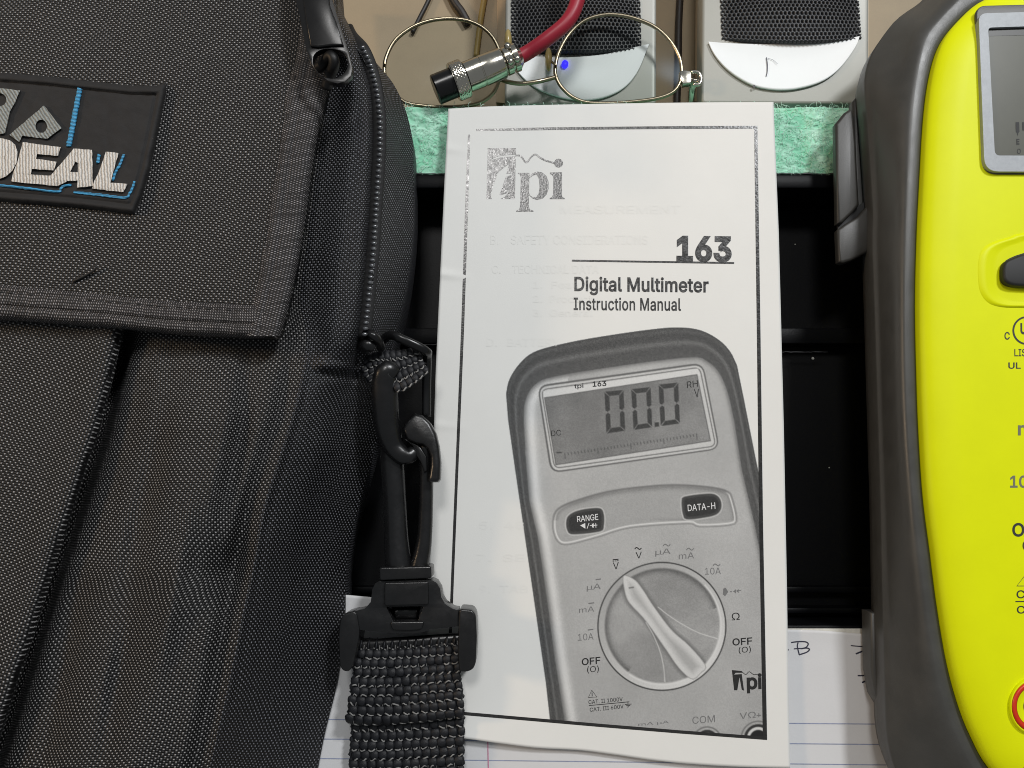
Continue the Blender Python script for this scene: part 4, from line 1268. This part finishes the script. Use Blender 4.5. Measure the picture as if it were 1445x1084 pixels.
PZ_ = PZ_ - low2 * 4.5 * np.exp(-((PX_ - (322 + (PY_ - 800) * -.3)) / 26) ** 2 - ((PY_ - 805) / 42) ** 2)          # dent in the seam
plx = np.interp(PY_, rowsY, pl_)
for (off_, y0_, wd_, ln_, am_) in ((95, 700, 17, 170, -3.2), (140, 930, 20, 150, -3.6), (60, 960, 16, 170, -2.6), (205, 640, 15, 120, -3.0), (70, 560, 18, 90, 1.8), (180, 840, 16, 110, 2.2), (250, 780, 12, 120, -2.2)):
    PZ_ = PZ_ + am_ * np.exp(-((PX_ - plx - off_ - (PY_ - y0_) * .12) / wd_) ** 2 - ((PY_ - y0_) / ln_) ** 2)
PZ_ = PZ_ - 14.0 * np.exp(-np.clip(PX_ - plx - 7, 0, 99) ** 2 / 110.0) * np.clip((PY_ - 440) / 40, 0, 1) * (PX_ > plx - 40)
bodyV = P(PX_, PY_, PZ_)
# continue the skin under the silhouette to the desk
und = []
for k, (dzf, dxm) in enumerate(((.7, -.6), (.35, -3.5), (.12, -6.5))):
    e = bodyV[:, -1].copy(); e[:, 2] = ZD + 1 + (e[:, 2] - ZD) * dzf; e[:, 0] += dxm; und.append(e)
bodyV = np.concatenate([bodyV, np.stack(und, 1)], 1)
du = np.concatenate([np.zeros((NV, 1)), np.cumsum(np.linalg.norm(np.diff(bodyV, axis=1), axis=2), 1)], 1)
ref = int(NU * 3.3 / 5.2); du = du - du[:, ref:ref + 1]
# keep columns of cloth running along the seam
dvv = np.concatenate([[0], np.cumsum(np.linalg.norm(np.diff(bodyV[:, ref], axis=0), axis=1))])[:, None] + 0 * du
uvb = np.stack([du, dvv], -1)
ksp = int(NU * 3.3 / 5.2); kz = int(NU * 4.45 / 5.2)
grid('front_panel', bodyV[:, :ksp + 1], M['fabric'], bagt, uvb[:, :ksp + 1])
grid('side_panel', bodyV[:, ksp:kz + 1], M['fabric_shaded'], bagt, uvb[:, ksp:kz + 1])
grid('back_panel', bodyV[:, kz:], M['fabric_shaded'], bagt, uvb[:, kz:])

# left pocket panel lapping over the pleat
y3 = np.linspace(430, 1185, 200); b3 = np.linspace(0, 1, 90)
px3r = np.interp(y3, [430, 470, 526, 606, 689, 781, 898, 1019, 1185], [178, 170, 158, 138, 111, 80, 44, 4, -50])
PX3 = -175 + (px3r[:, None] + 175) * b3[None] ** 0.9; PY3 = y3[:, None] + 0 * PX3
ez = px3r[:, None] - PX3
PZ3 = 52.3 + 1.0 * fbm(PX3 / 100, PY3 / 140, 3) - 2.0 * np.exp(-ez / 3.5) + 1.2 * np.exp(-((ez - 26) / 20) ** 2)
V3 = P(PX3, PY3, PZ3)
uv3 = V3[..., :2] * np.array([1, -1.0])
for k_, (ix, dz_) in enumerate(((.1, .4), (-.2, 1.2), (-1.3, 2.5), (-3.2, 4.5), (-6.0, 7.5))):
    e = V3[:, 89].copy(); e[:, 0] += ix + .15; e[:, 2] -= dz_
    V3 = np.concatenate([V3, e[:, None]], 1)
    q = uv3[:, 89].copy(); q[:, 0] += dz_; uv3 = np.concatenate([uv3, q[:, None]], 1)
an = 0.24
uv3 = np.stack([uv3[..., 0] * math.cos(an) - uv3[..., 1] * math.sin(an) * -1, -uv3[..., 0] * math.sin(an) + uv3[..., 1] * math.cos(an)], -1)
grid('pocket_panel', V3, M['fabric'], bagt, uv3, thick=0.4)

# flap with its binding
zfl = lambda px, py: 57.5 - 2.4 * np.clip(np.asarray(px, float) / 420, 0, 1.3) ** 2 + 0.5 * np.sin(np.asarray(px, float) / 90 + np.asarray(py, float) / 130) + 0.7 * fbm(np.asarray(px, float) / 110, np.asarray(py, float) / 110, 2)
fR = lambda y: np.interp(y, [-140, 0, 79, 115, 168, 204, 252, 300, 370, 440, 478], [478, 474, 471, 465, 453, 444, 437, 431, 420, 405, 393.5])
fB = lambda x: np.interp(x, [-180, 0, 133, 266, 345, 385, 394, 480], [438, 450, 459.5, 472, 475.5, 476, 474, 474])
a = np.linspace(0, 1, 240)[:, None]; b = np.linspace(0, 1, 240)[None, :]
fx = -175 + (fR(0) + 175) * b + 0 * a; fy = -130 + 0 * fx
for it in range(4):
    fy = -130 + (fB(fx) + 130) * a; fx = -175 + (fR(fy) + 175) * b
fz = zfl(fx, fy)
ed = np.minimum((fR(fy) - fx), (fB(fx) - fy)); fz = fz - 1.6 * np.exp(-ed / 6.0) - 0.0
FV = P(fx, fy, fz)
uvf = np.stack([FV[..., 0], -FV[..., 1]], -1); an = .09
uvf = np.stack([uvf[..., 0] * math.cos(an) + uvf[..., 1] * math.sin(an), -uvf[..., 0] * math.sin(an) + uvf[..., 1] * math.cos(an)], -1)
flap = grid('flap', FV, M['fabric'], bagt, uvf, thick=2.6)


def band(name, e0, e1, hts, m, parent, surf, n=200, ribs=0.0):
    """Strip between two px curves (e0 outer, e1 inner), heights across (mm above surf)."""
    A_, B2 = crom(e0, n), crom(e1, n)
    k = len(hts); t = np.linspace(0, 1, k)[None, :, None]
    q = A_[:, None] * (1 - t) + B2[:, None] * t
    s_ = np.linspace(0, 1, n)[:, None]
    h = np.asarray(hts)[None] + ribs * fbm(s_ * 60 + 0 * t[..., 0], t[..., 0] * 3 + 0 * s_, 3)
    base_ = surf(q[..., 0], q[..., 1])
    V = P(q[..., 0], q[..., 1], base_ + h)
    dl = np.concatenate([[0], np.cumsum(np.linalg.norm(np.diff(V[:, k // 2], axis=0), axis=1))])[:, None] + 0 * t[..., 0]
    dw = np.concatenate([np.zeros((n, 1)), np.cumsum(np.linalg.norm(np.diff(V, axis=1), axis=2), 1)], 1)
    fl = np.cross(V[1, 0] - V[0, 0], V[0, -1] - V[0, 0])[2] < 0
    return grid(name, V, m, parent, np.stack([dl, dw], -1), flip=not fl, thick=0.0)


hump = lambda n, h, g=(): [h * (1 - (2 * i / (n - 1) - 1) ** 6) - sum(d * math.exp(-((i / (n - 1) - c) / w_) ** 2) for c, d, w_ in g) for i in range(n)]
rT = [-1.8, -.4] + [x + .75 for x in hump(22, 1.0, ((.62, .35, .04), (.93, .3, .05)))]
band('binding', [(fR(y) + .8, y) for y in np.linspace(-135, 474, 24)], [(np.interp(y, [-135, 0, 79, 130, 204, 259, 340, 425, 475], [438, 430, 419, 405, 396, 386, 375, 358, 348]), y) for y in np.linspace(-135, 474, 24)], rT, M['tape'], flap, zfl, 220, 0.25)
bT = [-2.2, -.8] + [x + .3 for x in hump(26, 1.15, ((.36, .75, .05), (.80, .35, .05)))]
band('binding', [(x, fB(x) + .8) for x in np.linspace(-175, 388, 26)], [(x * .97 - 2, np.interp(x, [-175, 0, 116, 233, 359, 400], [394, 402, 412, 424, 430, 431])) for x in np.linspace(-175, 381, 26)], bT, M['tape'], flap, lambda x, y: zfl(x, y) + .25, 220, 0.35)
# stitch rows on the flap
st_ = Bag()
def stitches(bag_, pts, zf_, L=9, gap=5, rad=.22):
    p = crom(pts, 400); s_ = np.concatenate([[0], np.cumsum(np.linalg.norm(np.diff(p, axis=0), axis=1))])
    k = 0
    while k + L < s_[-1]:
        q = np.stack([np.interp(np.linspace(k, k + L, 5), s_, p[:, j]) for j in (0, 1)], -1)
        z = zf_(q[:, 0], q[:, 1]) + np.array([-.1, .12, .2, .12, -.1])
        bag_.add(*tube(P(q[:, 0], q[:, 1], z), rad, 6)); k += L + gap
stitches(st_, [(x * .97 - 2, np.interp(x, [-175, 0, 116, 233, 359], [404, 412, 422, 432, 439])) for x in np.linspace(-175, 372, 20)], lambda x, y: zfl(x, y) + 1.3)
stitches(st_, [(np.interp(y, [-135, 0, 79, 130, 204, 259, 340, 425], [443, 435, 424, 410, 401, 391, 380, 363]), y) for y in np.linspace(-130, 425, 20)], lambda x, y: zfl(x, y) + 1.1)
tag(st_.obj('stitching', M['stitch'], flap), kind='stuff')
ls = tube(P(np.array([103, 112, 122, 132, 137]), np.array([398, 393, 388, 382, 375]), zfl(np.array([103., 112, 122, 132, 137]), 385.) + np.array([.2, .4, .5, .8, 1.2])), [.3, .4, .4, .35, .2], 6)
mesh('loose_thread', *ls, M['stitch'], flap)

# embroidered patch
k6 = lambda p: Z(0, 90, 4.928, p)
pq = [(-170, 78)] + k6([(0, 62), (300, 85), (600, 118), (900, 150), (1085, 165), (1135, 110), (1155, 150), (1150, 210), (1100, 470), (1040, 740), (985, 920), (935, 1042), (910, 1048), (600, 1010), (300, 985), (0, 962)]) + [(-170, 270)]
def psurf(off): return lambda px, py: P(px, py, zfl(px, py) + off)
# patch plate: dense grid clipped by outline
gx, gy = np.meshgrid(np.arange(-165, 237, 2.0), np.arange(78, 306, 2.0))
pT = np.interp(gx, [-170, 0, 61, 122, 183, 220, 233, 236], [92, 102.5, 107, 114, 120.5, 121, 117, 122]); pBt = np.interp(gx, [-170, 0, 60, 122, 185, 192], [268, 284.5, 289, 294.5, 302, 301])
pRt = np.interp(gy, [110, 122, 133, 185, 240, 276, 302], [233, 234.5, 233.5, 223, 211, 200, 189.5])
rows_, cols_ = 90, 150
aa = np.linspace(0, 1, rows_)[:, None]; bb = np.linspace(0, 1, cols_)[None, :]
gx = -165 + (233 + 165) * bb + 0 * aa; gy = 120 + 0 * gx
for it in range(5):
    t0_ = np.interp(gx, [-170, 0, 61, 122, 183, 220, 233, 236], [92, 102.5, 107, 114, 120.5, 121, 117, 117]); b0_ = np.interp(gx, [-170, 0, 60, 122, 185, 236], [268, 284.5, 289, 294.5, 302, 308])
    gy = t0_ + (b0_ - t0_) * aa
    gx = -165 + (np.interp(gy, [110, 122, 133, 185, 240, 276, 302], [233, 234.5, 233.5, 223, 211, 200, 189.5]) + 165) * bb
dE = np.minimum(np.minimum((1 - bb) * 390, (1 - aa) * 185), aa * 185) + 0 * gx
hp = 1.5 - 1.2 * np.exp(-dE / 2.0) + .55 * np.exp(-((dE - 7) / 3.5) ** 2) - .7 * np.exp(-((dE - 13.5) / 1.6) ** 2) + .25 * fbm(gx / 14, gy / 14, 3)
pt_ = grid('patch', P(gx, gy, zfl(gx, gy) + hp), M['patch'], bagt, thick=1.6)


def embro(name, loops, m, h=0.75, base_=1.45):
    V, f = fill2(*loops)
    lo = psurf(base_)(V[:, 0], V[:, 1]); 
    # soften: inner offset by simple two-level walls
    k = 0; vs = []; fs_ = []
    up = psurf(base_ + h)(V[:, 0], V[:, 1])
    n_ = len(V); allv = np.concatenate([up, lo])
    for t in f:
        a_, b_, c_ = up[t[0]], up[t[1]], up[t[2]]
        fs_.append(tuple(t) if np.cross(b_ - a_, c_ - a_)[2] > 0 else tuple(t[::-1]))
    for l in loops:
        m_ = len(l)
        for i in range(m_): fs_.append((k + i, k + (i + 1) % m_, n_ + k + (i + 1) % m_, n_ + k + i))
        k += m_
    bm = bmesh.new(); bv = [bm.verts.new(q) for q in allv]
    for q in fs_:
        try: bm.faces.new([bv[i] for i in q])
        except ValueError: pass
    bmesh.ops.recalc_face_normals(bm, faces=bm.faces)
    bmesh.ops.dissolve_limit(bm, angle_limit=.02, verts=bm.verts[:], edges=bm.edges[:])
    E = [e for e in bm.edges if len(e.link_faces) == 2 and e.calc_face_angle(0) > .7 and min(v.co.z for v in e.verts) > lo[:, 2].min() + h * .6]
    try: bmesh.ops.bevel(bm, geom=E, offset=.45, segments=2, profile=.5, affect='EDGES', clamp_overlap=True)
    except Exception: pass
    bm.verts.index_update()
    o = mesh(name, [tuple(v.co) for v in bm.verts], [tuple(v.index for v in q.verts) for q in bm.faces], m, pt_)
    bm.free()
    o.data.set_sharp_from_angle(angle=math.radians(50))
    return o


def jag(pts, amp=0.7, step=5.0):
    """Thread-stepped outline."""
    out = []
    n_ = len(pts)
    for i in range(n_):
        a_, b_ = np.array(pts[i]), np.array(pts[(i + 1) % n_]); L = np.linalg.norm(b_ - a_); k = max(1, int(L / step))
        for j in range(k):
            q = a_ + (b_ - a_) * j / k
            out.append(tuple(q + (rng.uniform(-amp, amp, 2) if j else 0)))
    return out


embro('letter', [jag(k6([(-60, 515), (20, 520), (70, 533), (105, 562), (122, 610), (115, 690), (85, 745), (40, 785), (0, 800), (-110, 800)]), .4), k6([(-62, 610), (-62, 700), (-40, 700), (-25, 670), (-22, 630), (-35, 612)])], M['satin_white'])
embro('letter', [jag(k6([(158, 545), (422, 580), (404, 640), (258, 628), (250, 662), (394, 682), (374, 742), (222, 732), (214, 768), (350, 778), (420, 700), (495, 612), (512, 590), (640, 600), (645, 830), (650, 850), (535, 862), (540, 812), (470, 815), (400, 850), (360, 848), (78, 818), (90, 760), (120, 690)]), .4),
                  k6([(525, 680), (541, 690), (541, 755), (488, 752)])], M['satin_white'])
embro('letter', [jag(k6([(735, 612), (824, 622), (768, 828), (886, 836), (858, 890), (845, 893), (640, 868), (655, 815), (690, 745)]), .4)], M['satin_white'])
embro('emblem', [jag(k6([(305, 290), (428, 448), (330, 522), (250, 515), (155, 500), (135, 545), (105, 525), (65, 495)]), .4), k6(disc2(287, 435, 40, 14, 46))], M['satin_grey'])
embro('emblem', [jag(k6([(-170, 150), (140, 186), (105, 270), (70, 330), (35, 482), (-10, 492), (-150, 470)]), .4), k6(disc2(-5, 250, 50, 14, 46))], M['satin_grey'])
def blue(pts, wd=2.6, n=40):
    c = crom(k6(pts), n) if len(pts) > 2 else np.array([np.array(k6(pts)[0]) * (1 - t) + np.array(k6(pts)[1]) * t for t in np.linspace(0, 1, n)])
    c = c + rng.uniform(-.35, .35, c.shape)
    z = zfl(c[:, 0], c[:, 1]) + 1.75
    w_ = wd / 5.1 / 2 * (1 + .25 * rng.random(n))
    v, f = tube(P(c[:, 0], c[:, 1], z), w_, 8, 0.6)
    mesh('blue_outline', v, f, M['satin_blue'], pt_)
blue([(555, 175), (478, 575)], 7.0, 46)
blue([(-120, 828), (0, 846), (200, 868), (400, 890), (425, 862), (450, 848), (495, 844)], 3.4)
blue([(512, 893), (650, 908), (800, 925), (880, 930), (905, 895), (918, 870), (936, 818)], 3.4)
blue([(862, 630), (835, 700), (805, 750), (782, 815)], 3.6, 24)
blue([(690, 632), (680, 690)], 4.5, 12)

# zipper: teeth, tape and slider pull
zp = mesh('zipper', *(lambda c: tube(c, 2.2, 10, .35))(crom([tuple(P(x - 1, y, z - 3.2)) for x, y, z in
     [(490, 38, 24), (496, 50, 34)] + list(zip(np.interp(np.linspace(66, 476, 24), [50, 74, 96, 120, 144, 173, 204, 240, 300, 350, 400, 440, 476], [499, 516, 524, 530, 534, 536, 536, 534, 530, 527, 522, 518, 514]), np.linspace(66, 476, 24),
         np.interp(np.linspace(66, 476, 24), [50, 120, 476], [43, 45.2, 44.4])))], 90)), M['zip_tape'], bagt)
zpath = crom([tuple(P(x, y, z)) for x, y, z in zip(np.interp(np.linspace(68, 472, 24), [50, 74, 96, 120, 144, 173, 204, 240, 300, 350, 400, 440, 476], [499, 516, 524, 530, 534, 536, 536, 534, 530, 527, 522, 518, 514]),
    np.linspace(68, 472, 24), np.interp(np.linspace(68, 472, 24), [50, 120, 476], [43.5, 45.0, 44.0]))], 54)
bm = bmesh.new(); bmesh.ops.create_uvsphere(bm, u_segments=12, v_segments=8, radius=1)
for v in bm.verts:
    v.co = Vector((v.co.x * .95 * MM, v.co.y * .62 * MM, v.co.z * .8 * MM))
tm = bpy.data.meshes.new('zipper_tooth'); bm.to_mesh(tm); bm.free(); tm.materials.append(M['zip_tooth']); tm.polygons.foreach_set('use_smooth', np.ones(len(tm.polygons), bool))
for i, p in enumerate(zpath):
    o = link_mesh('zipper_tooth', tm, zp, Vector(p) * MM)
    d = zpath[min(i + 1, 53)] - zpath[max(i - 1, 0)]
    o.rotation_euler = (0, .25, math.atan2(d[1], d[0]) - math.pi / 2 + .15)
k2 = lambda p: Z(300, 0, 4.17, p)
hole = crom(k2([(600, 320), (640, 293), (700, 288), (760, 305), (792, 345), (795, 390), (770, 435), (715, 462), (650, 450), (605, 405), (590, 360)]), 40, True)
prism('zipper_pull', [tuple(q) for q in k2([(470, -260), (690, -260), (705, 0), (745, 130), (798, 300), (822, 400), (815, 445), (780, 480), (735, 492), (680, 478), (620, 430), (575, 370), (548, 280), (512, 100), (490, 0)])],
      65.5, 63.4, M['gloss_black'], zp, 0.6, holes=([tuple(q) for q in hole[::-1]],))
prism('zipper_pull', [tuple(q) for q in k2([(525, -100), (675, -100), (690, 30), (735, 150), (770, 265), (700, 265), (620, 275), (575, 270), (548, 120), (535, 20)])], 66.4, 65.52, M['gloss_black'], zp, 0.5)
ld = [(x, y) for x, y in k2([(620, 400), (650, 380), (690, 330), (712, 350), (712, 390), (690, 450), (670, 520)])]
tube_obj('zipper_pull_cord', crom([tuple(P(x, y, z)) for (x, y), z in zip(ld, (60, 61.5, 64, 64.5, 63.5, 61, 58.5))], 24), 1.6, M['fabric'], zp, 10)

# web loop and ring at the side of the bag
lp_ = [(505, 520, 27), (520, 504, 33), (545, 498, 36), (575, 497, 36), (598, 505, 34), (603, 517, 31)]
k8 = lambda p: Z(440, 440, 3.388, p)


def webbing(name, quad_top, quad_bot, zfun, nrow, ncol, parent, thick=1.6, m=None):
    """Woven strap between two px curves; rows of raised yarn floats with pale tie yarns."""
    n = 60
    A_, B2 = crom(quad_top, n), crom(quad_bot, n)
    def at(u, v, dz=0.0):
        a_ = np.array([np.interp(u, np.linspace(0, 1, n), A_[:, j]) for j in (0, 1)]); b_ = np.array([np.interp(u, np.linspace(0, 1, n), B2[:, j]) for j in (0, 1)])
        q = a_ * (1 - v) + b_ * v
        return P(q[0], q[1], zfun(u, v) + dz)
    us = np.linspace(0, 1, n); vs = np.linspace(0, 1, 50)
    V = np.array([at(us, v) for v in vs])
    V[..., 0] += .25 * rng.normal(size=(50, 1)) * (np.abs(us - .5) > .47)
    base_o = grid(name, V, M['web'], parent, thick=thick)
    fl_, gl_ = Bag(), Bag()
    for r_ in range(nrow):
        for c_ in range(ncol):
            off = 0.25 if r_ % 2 else -.0
            u0, v0 = (c_ + .5 + off) / ncol, (r_ + .5) / nrow
            if u0 > .995: continue
            du_, dv_ = .5 / ncol, .5 / nrow
            jz = rng.uniform(-.05, .05)
            pts = np.array([at(min(1, max(0, u0 + rng.uniform(-.1, .1) * du_ * .3)), min(1, max(0, v0 + t * dv_)),   .0 + .5 * math.sqrt(max(0, 1 - t * t)) + jz) for t in (-1.0, -.7, 0, .7, 1.0)])
            wd = np.linalg.norm(at(min(u0 + du_, 1), v0) - at(max(u0 - du_, 0), v0)) * .5
            v, f = tube(pts, np.array([.45, .85, 1, .85, .45]) * wd * 1.2, 8, .30)
            fl_.add(v, f)
            if rng.random() < .93:
                e = rng.uniform(.3, 1.0)
                kk = .9 if r_ % 2 else .55
                du2 = du_ * rng.uniform(.4, .8)
                pts = np.array([at(min(1, max(0, u0 + t * du2)), min(1, max(0, v0 + dv_ * (.95 + .25 * math.sin(t * 2 + r_) + rng.uniform(-.1, .1)))), .60 + .2 * math.cos(t * 1.4)) for t in (-1, -.4, .3, 1)])
                v, f = tube(pts, .18 + .10 * e, 5, .8); gl_.add(v, f)
                if r_ % 2 == 0 and rng.random() < .7:
                    pts = np.array([at(min(1, u0 + du_), min(1, max(0, v0 + dv_ * t)), .42) for t in (.2, .8, 1.3)]); gl_.add(*tube(pts, .12, 4))
    tag(fl_.obj('yarn_floats', M['web'], base_o if parent.type != 'EMPTY' or True else parent), kind='stuff')
    tag(gl_.obj('tie_yarns', M['web_pale'], base_o), kind='stuff')
    return base_o


webbing('web_loop', [(505, 514), (522, 500), (545, 495), (570, 493), (588, 490)], [(518, 540), (540, 532), (560, 553), (582, 543), (604, 525)], lambda u, v: 33 + 2.5 * np.sin(np.pi * np.clip(u, 0, 1)) + 1.5 * v, 4, 11, bagt, 1.4)
rg = thing('ring', 'black plastic ring through the web loop on the bag side', 'ring', P(580, 530, 20))
tube_obj('ring_bar', crom([tuple(P(x, y, z)) for x, y, z in ((530, 488, 28), (540, 480, 33), (552, 473, 37), (570, 480, 38), (600, 495, 36), (603, 505, 32), (602, 545, 28), (602, 588, 27))], 40), 1.5, M['gloss_black'], rg, 10, .8)
tube_obj('zipper_end', crom([tuple(P(x, y, z)) for x, y, z in ((513, 478, 40), (518, 470, 42), (527, 474, 43), (535, 482, 41), (538, 492, 38))], 24), 1.3, M['gloss_black'], zp, 10)
tube_obj('zipper_end', crom([tuple(P(x, y, z)) for x, y, z in ((512, 490, 39), (518, 486, 41), (526, 490, 40))], 12), 1.9, M['black_plastic'], zp, 10)

# ------------------------------------------------------------------ shoulder strap with swivel hook
ss = thing('shoulder_strap', 'black woven shoulder strap ending in a plastic swivel snap hook', 'strap', P(570, 980, 13))


def T(name, pts, rad, m=M['black_plastic'], parent=ss, seg=16, flat=.7, n=40):
    q = crom([tuple(P(*k)) for k in pts], n)
    r_ = np.interp(np.linspace(0, 1, n), np.linspace(0, 1, len(rad)), rad) if hasattr(rad, '__len__') else rad
    return tube_obj(name, q, r_, m, parent, seg, flat)


hk = T('hook', [(556, 530, 36), (547, 524, 37), (543, 540, 36), (544, 580, 33.5), (547, 606, 31.5), (554, 628, 30), (566, 641, 29.5), (578, 643, 29), (586, 636, 28.5)], [3.0, 3.8, 4.0, 4.1, 4.0, 3.8, 3.2, 2.9, 2.0], flat=.75, n=60)
T('hook_leg', [(551, 612, 27), (554, 660, 26), (557, 710, 25), (560, 770, 24.5), (563, 805, 24)], [3.6, 3.7, 3.6, 3.7, 4.2], flat=.8, parent=ss)
T('hook_leg', [(600, 628, 28), (601, 660, 27), (601, 710, 25.5), (598, 765, 24.5), (590, 805, 24)], [2.0, 2.1, 2.2, 2.4, 3.0], flat=.9, parent=ss)
prism('gate', k8([(430, 560), (455, 520), (492, 482), (530, 495), (565, 530), (592, 580), (606, 640), (614, 720), (612, 800), (600, 815), (553, 815), (558, 790), (566, 740), (566, 690), (552, 655), (530, 635), (495, 628), (455, 612)]), 32, 26, M['black_plastic'], ss, 1.2)
prism('gate', k8([(425, 600), (470, 615), (515, 640), (548, 690), (552, 760), (538, 770), (520, 720), (500, 690), (480, 640)]), 30, 25, M['gloss_black'], ss, .8)
b1 = lambda p: Z(440, 740, 3.15, p)
prism('collar', rrect(b1([(298, 190), (530, 184), (533, 240), (300, 250)]), 4), 28.5, 19, M['black_plastic'], ss, 1.3)
pk = lambda p: b1(p)
swv = prism('swivel_base', [tuple(q) for q in b1([(300, 252), (530, 246), (552, 256), (570, 285), (576, 325), (592, 352), (628, 376), (652, 380), (654, 452), (600, 460), (525, 466), (500, 480), (440, 486), (350, 484), (290, 476), (215, 470), (190, 460), (185, 388), (235, 376), (262, 345), (268, 290), (282, 262)])],
            26.5, 18.5, M['black_plastic'], ss, 1.3, holes=([tuple(q) for q in rrect(b1([(497, 364), (330, 366), (362, 432), (472, 430)]), 2)],))
prism('swivel_pin', b1([(352, 372), (480, 370), (468, 425), (368, 427)]), 22.5, 17.5, M['gloss_black'], ss, 1.4)
prism('swivel_boss', rrect(b1([(322, 258), (518, 254), (518, 358), (322, 362)]), 3), 28, 26.45, M['black_plastic'], swv, .9)
prism('swivel_boss', rrect(b1([(345, 432), (500, 430), (490, 468), (430, 474), (355, 470)]), 5), 27.5, 26.45, M['black_plastic'], swv, .7)
prism('side_loop', rrect(b1([(655, 376), (712, 380), (729, 402), (734, 500), (729, 620), (716, 646), (690, 657), (655, 656), (648, 560)]), 5), 28, 17, M['black_plastic'], ss, 1.8)
prism('side_loop', rrect(b1([(188, 386), (140, 400), (126, 425), (118, 500), (124, 630), (138, 652), (165, 656), (185, 620), (210, 500), (212, 470), (200, 400)]), 5), 27, 17, M['black_plastic'], ss, 1.8)
T('web_bar', [(490, 912, 20), (570, 907, 20.5), (665, 900, 20)], 1.8)
z7w = lambda p: Z(440, 850, 3.803, p)
webbing('webbing', z7w([(245, 198), (400, 200), (560, 192), (700, 184), (778, 176)]), z7w([(182, 630), (220, 655), (400, 655), (600, 640), (740, 625), (815, 618)]),
        lambda u, v: 21.0 + 2.2 * np.sin(np.pi * np.clip(v, 0, 1)) * .5 - 3.0 * np.clip((.06 - v) / .06, 0, 1) ** 2 - 1.5 * np.clip((v - .94) / .06, 0, 1), 9, 13, ss, 2.2)
webbing('webbing', z7w([(212, 640), (400, 640), (600, 628), (815, 612)]), [(488, 1180), (540, 1180), (600, 1178), (652, 1176)], lambda u, v: 17.2 - .8 * v, 12, 13, ss, 1.8)
